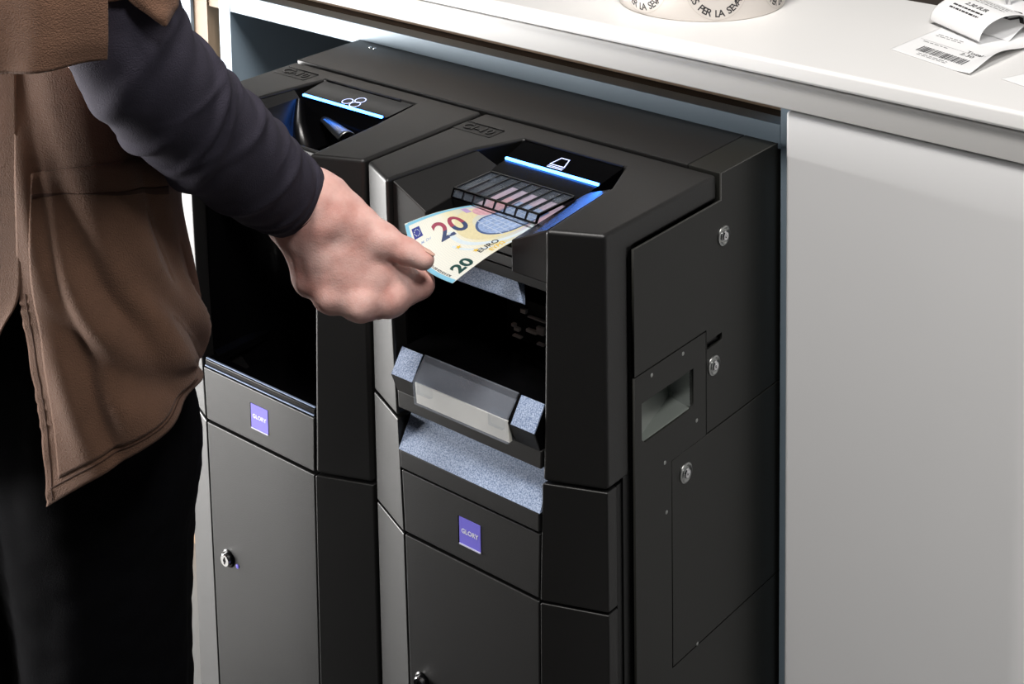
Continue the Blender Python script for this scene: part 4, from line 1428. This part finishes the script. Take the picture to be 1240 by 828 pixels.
back = [
    [(-0.3129, -0.4875, 1.0809), (-0.3471, -0.4982, 1.0788), (-0.4044, -0.4988, 1.0728), (-0.4798, -0.4914, 1.0635)],
    [(-0.3087, -0.4938, 0.9876), (-0.3426, -0.5070, 0.9850), (-0.3980, -0.5089, 0.9767), (-0.4731, -0.5019, 0.9634)],
    [(-0.3058, -0.4993, 0.9060), (-0.3407, -0.5134, 0.9028), (-0.3943, -0.5167, 0.8928), (-0.4692, -0.5101, 0.8759)],
    [(-0.2980, -0.5077, 0.8294), (-0.3346, -0.5221, 0.8250), (-0.3951, -0.5215, 0.8100), (-0.4700, -0.5154, 0.7897)],
    [(-0.2999, -0.5095, 0.7544), (-0.3393, -0.5239, 0.7484), (-0.3982, -0.5248, 0.7319), (-0.4755, -0.5213, 0.7086)],
    [(-0.3182, -0.5180, 0.7157), (-0.3512, -0.5264, 0.7056), (-0.4137, -0.5260, 0.6828), (-0.4886, -0.5213, 0.6542)],
    [(-0.3474, -0.5324, 0.6484), (-0.3731, -0.5390, 0.6356), (-0.4308, -0.5355, 0.6073), (-0.5006, -0.5276, 0.5722)],
    [(-0.3590, -0.5430, 0.5944), (-0.3848, -0.5498, 0.5812), (-0.4323, -0.5454, 0.5543), (-0.5023, -0.5378, 0.5171)],
]
bo, bf_ = sheet_from(back, 80, 50, lambda t, s: 0.003 * np.sin(2 * math.pi * (s * 1.6 + t * 0.7)) * t)
link_mesh('apron_back', bo.reshape(-1, 3), bf_, M['apron'], person, smooth=True, solidify=0.0012)


def on_apron(t, s, lift=0.0016):
    n, m = ao.shape[:2]
    i, j = t * (n - 1), s * (m - 1)
    i0, j0 = min(int(i), n - 2), min(int(j), m - 2)
    a, b = i - i0, j - j0
    p = (ao[i0, j0] * (1 - a) * (1 - b) + ao[i0 + 1, j0] * a * (1 - b) + ao[i0, j0 + 1] * (1 - a) * b + ao[i0 + 1, j0 + 1] * a * b)
    q = np.cross(ao[i0, j0 + 1] - ao[i0, j0], ao[i0 + 1, j0] - ao[i0, j0])
    q /= np.linalg.norm(q)
    if q @ np.array(CAM_FWD) > 0:
        q = -q
    return tuple(p + q * lift)


def patch(name, t0, t1, s0, s1, lift, thick, slant=0.0, mat='apron'):
    n, m = max(3, int(abs(t1 - t0) * 110)), max(3, int(abs(s1 - s0) * 110))
    v = [on_apron(t0 + (t1 - t0) * i / n + slant * (j / m - 0.5) * (1 - i / n), s0 + (s1 - s0) * j / m, lift) for i in range(n + 1) for j in range(m + 1)]
    f = [(i * (m + 1) + j, i * (m + 1) + j + 1, (i + 1) * (m + 1) + j + 1, (i + 1) * (m + 1) + j) for i in range(n) for j in range(m)]
    return link_mesh(name, v, f, M[mat], person, smooth=True, solidify=thick)


patch('pocket', 0.375, 0.955, 0.060, 0.97, 0.0012, 0.0012, -0.050)
patch('pocket_seam', 0.425, 0.4285, 0.062, 0.60, 0.0020, 0.0005, -0.02, 'seam')
patch('slit_seam', 0.58, 0.995, 0.026, 0.029, 0.0008, 0.0005, 0, 'seam')
patch('hem_seam', 0.966, 0.969, 0.02, 0.80, 0.0009, 0.0005, 0, 'seam')
# bib hanging over the waist, and the pointed hem of the short brown sleeve
flap = [
    [(-0.2905, -0.5685, 1.1485), (-0.2278, -0.5623, 1.1527), (-0.1918, -0.5412, 1.1530), (-0.1669, -0.5112, 1.1514)],
    [(-0.2815, -0.5790, 1.0690), (-0.2182, -0.5732, 1.0759), (-0.1824, -0.5521, 1.0767), (-0.1559, -0.5209, 1.0746)],
    [(-0.2759, -0.5860, 1.0124), (-0.2110, -0.5812, 1.0216), (-0.1753, -0.5602, 1.0227), (-0.1472, -0.5276, 1.0202)],
    [(-0.2733, -0.5902, 0.9725), (-0.2102, -0.5841, 0.9835), (-0.1746, -0.5628, 0.9860), (-0.1461, -0.5297, 0.9855)],
    [(-0.2739, -0.5910, 0.9547), (-0.2130, -0.5851, 0.9591), (-0.1773, -0.5649, 0.9626), (-0.1487, -0.5295, 0.9677)],
]
fo, ff = sheet_from(flap, 40, 50, lambda t, s: 0.0028 * np.sin(2 * math.pi * (s * 2.3 + 0.2)) * t)
link_mesh('bib', fo.reshape(-1, 3), ff, M['apron'], person, smooth=True, solidify=0.0016)


def cap_disp(s, a, c):
    return 0.003 * math.sin(3 * a + 4 * s)


kv, kf = tube([bp(0.175, -0.03, 1.42), (-0.2491, -0.4616, 1.1452), (-0.2067, -0.4895, 1.0449), (-0.1973, -0.4920, 0.9963)], [0.076, 0.066, 0.056, 0.054], 50, 64, cap_disp)
link_mesh('short_sleeve', kv, kf, M['apron'], person, smooth=True, solidify=0.0015)
tp = [
    [(-0.1492, -0.5128, 1.0167), (-0.1374, -0.5066, 1.0173), (-0.1318, -0.4943, 1.0156), (-0.1327, -0.4810, 1.0126)],
    [(-0.1459, -0.5118, 1.0055), (-0.1348, -0.5065, 1.0050), (-0.1300, -0.4950, 1.0021), (-0.1309, -0.4817, 0.9990)],
    [(-0.1341, -0.5048, 0.9955), (-0.1297, -0.5013, 0.9943), (-0.1278, -0.4944, 0.9943), (-0.1311, -0.4854, 0.9940)],
    [(-0.1290, -0.4966, 0.9870), (-0.1286, -0.4962, 0.9870), (-0.1277, -0.4955, 0.9870), (-0.1286, -0.4934, 0.9881)],
]
po_, pf_ = sheet_from(tp, 16, 20)
link_mesh('sleeve_point', po_.reshape(-1, 3), pf_, M['apron'], person, smooth=True, solidify=0.0015)
adopt(person)
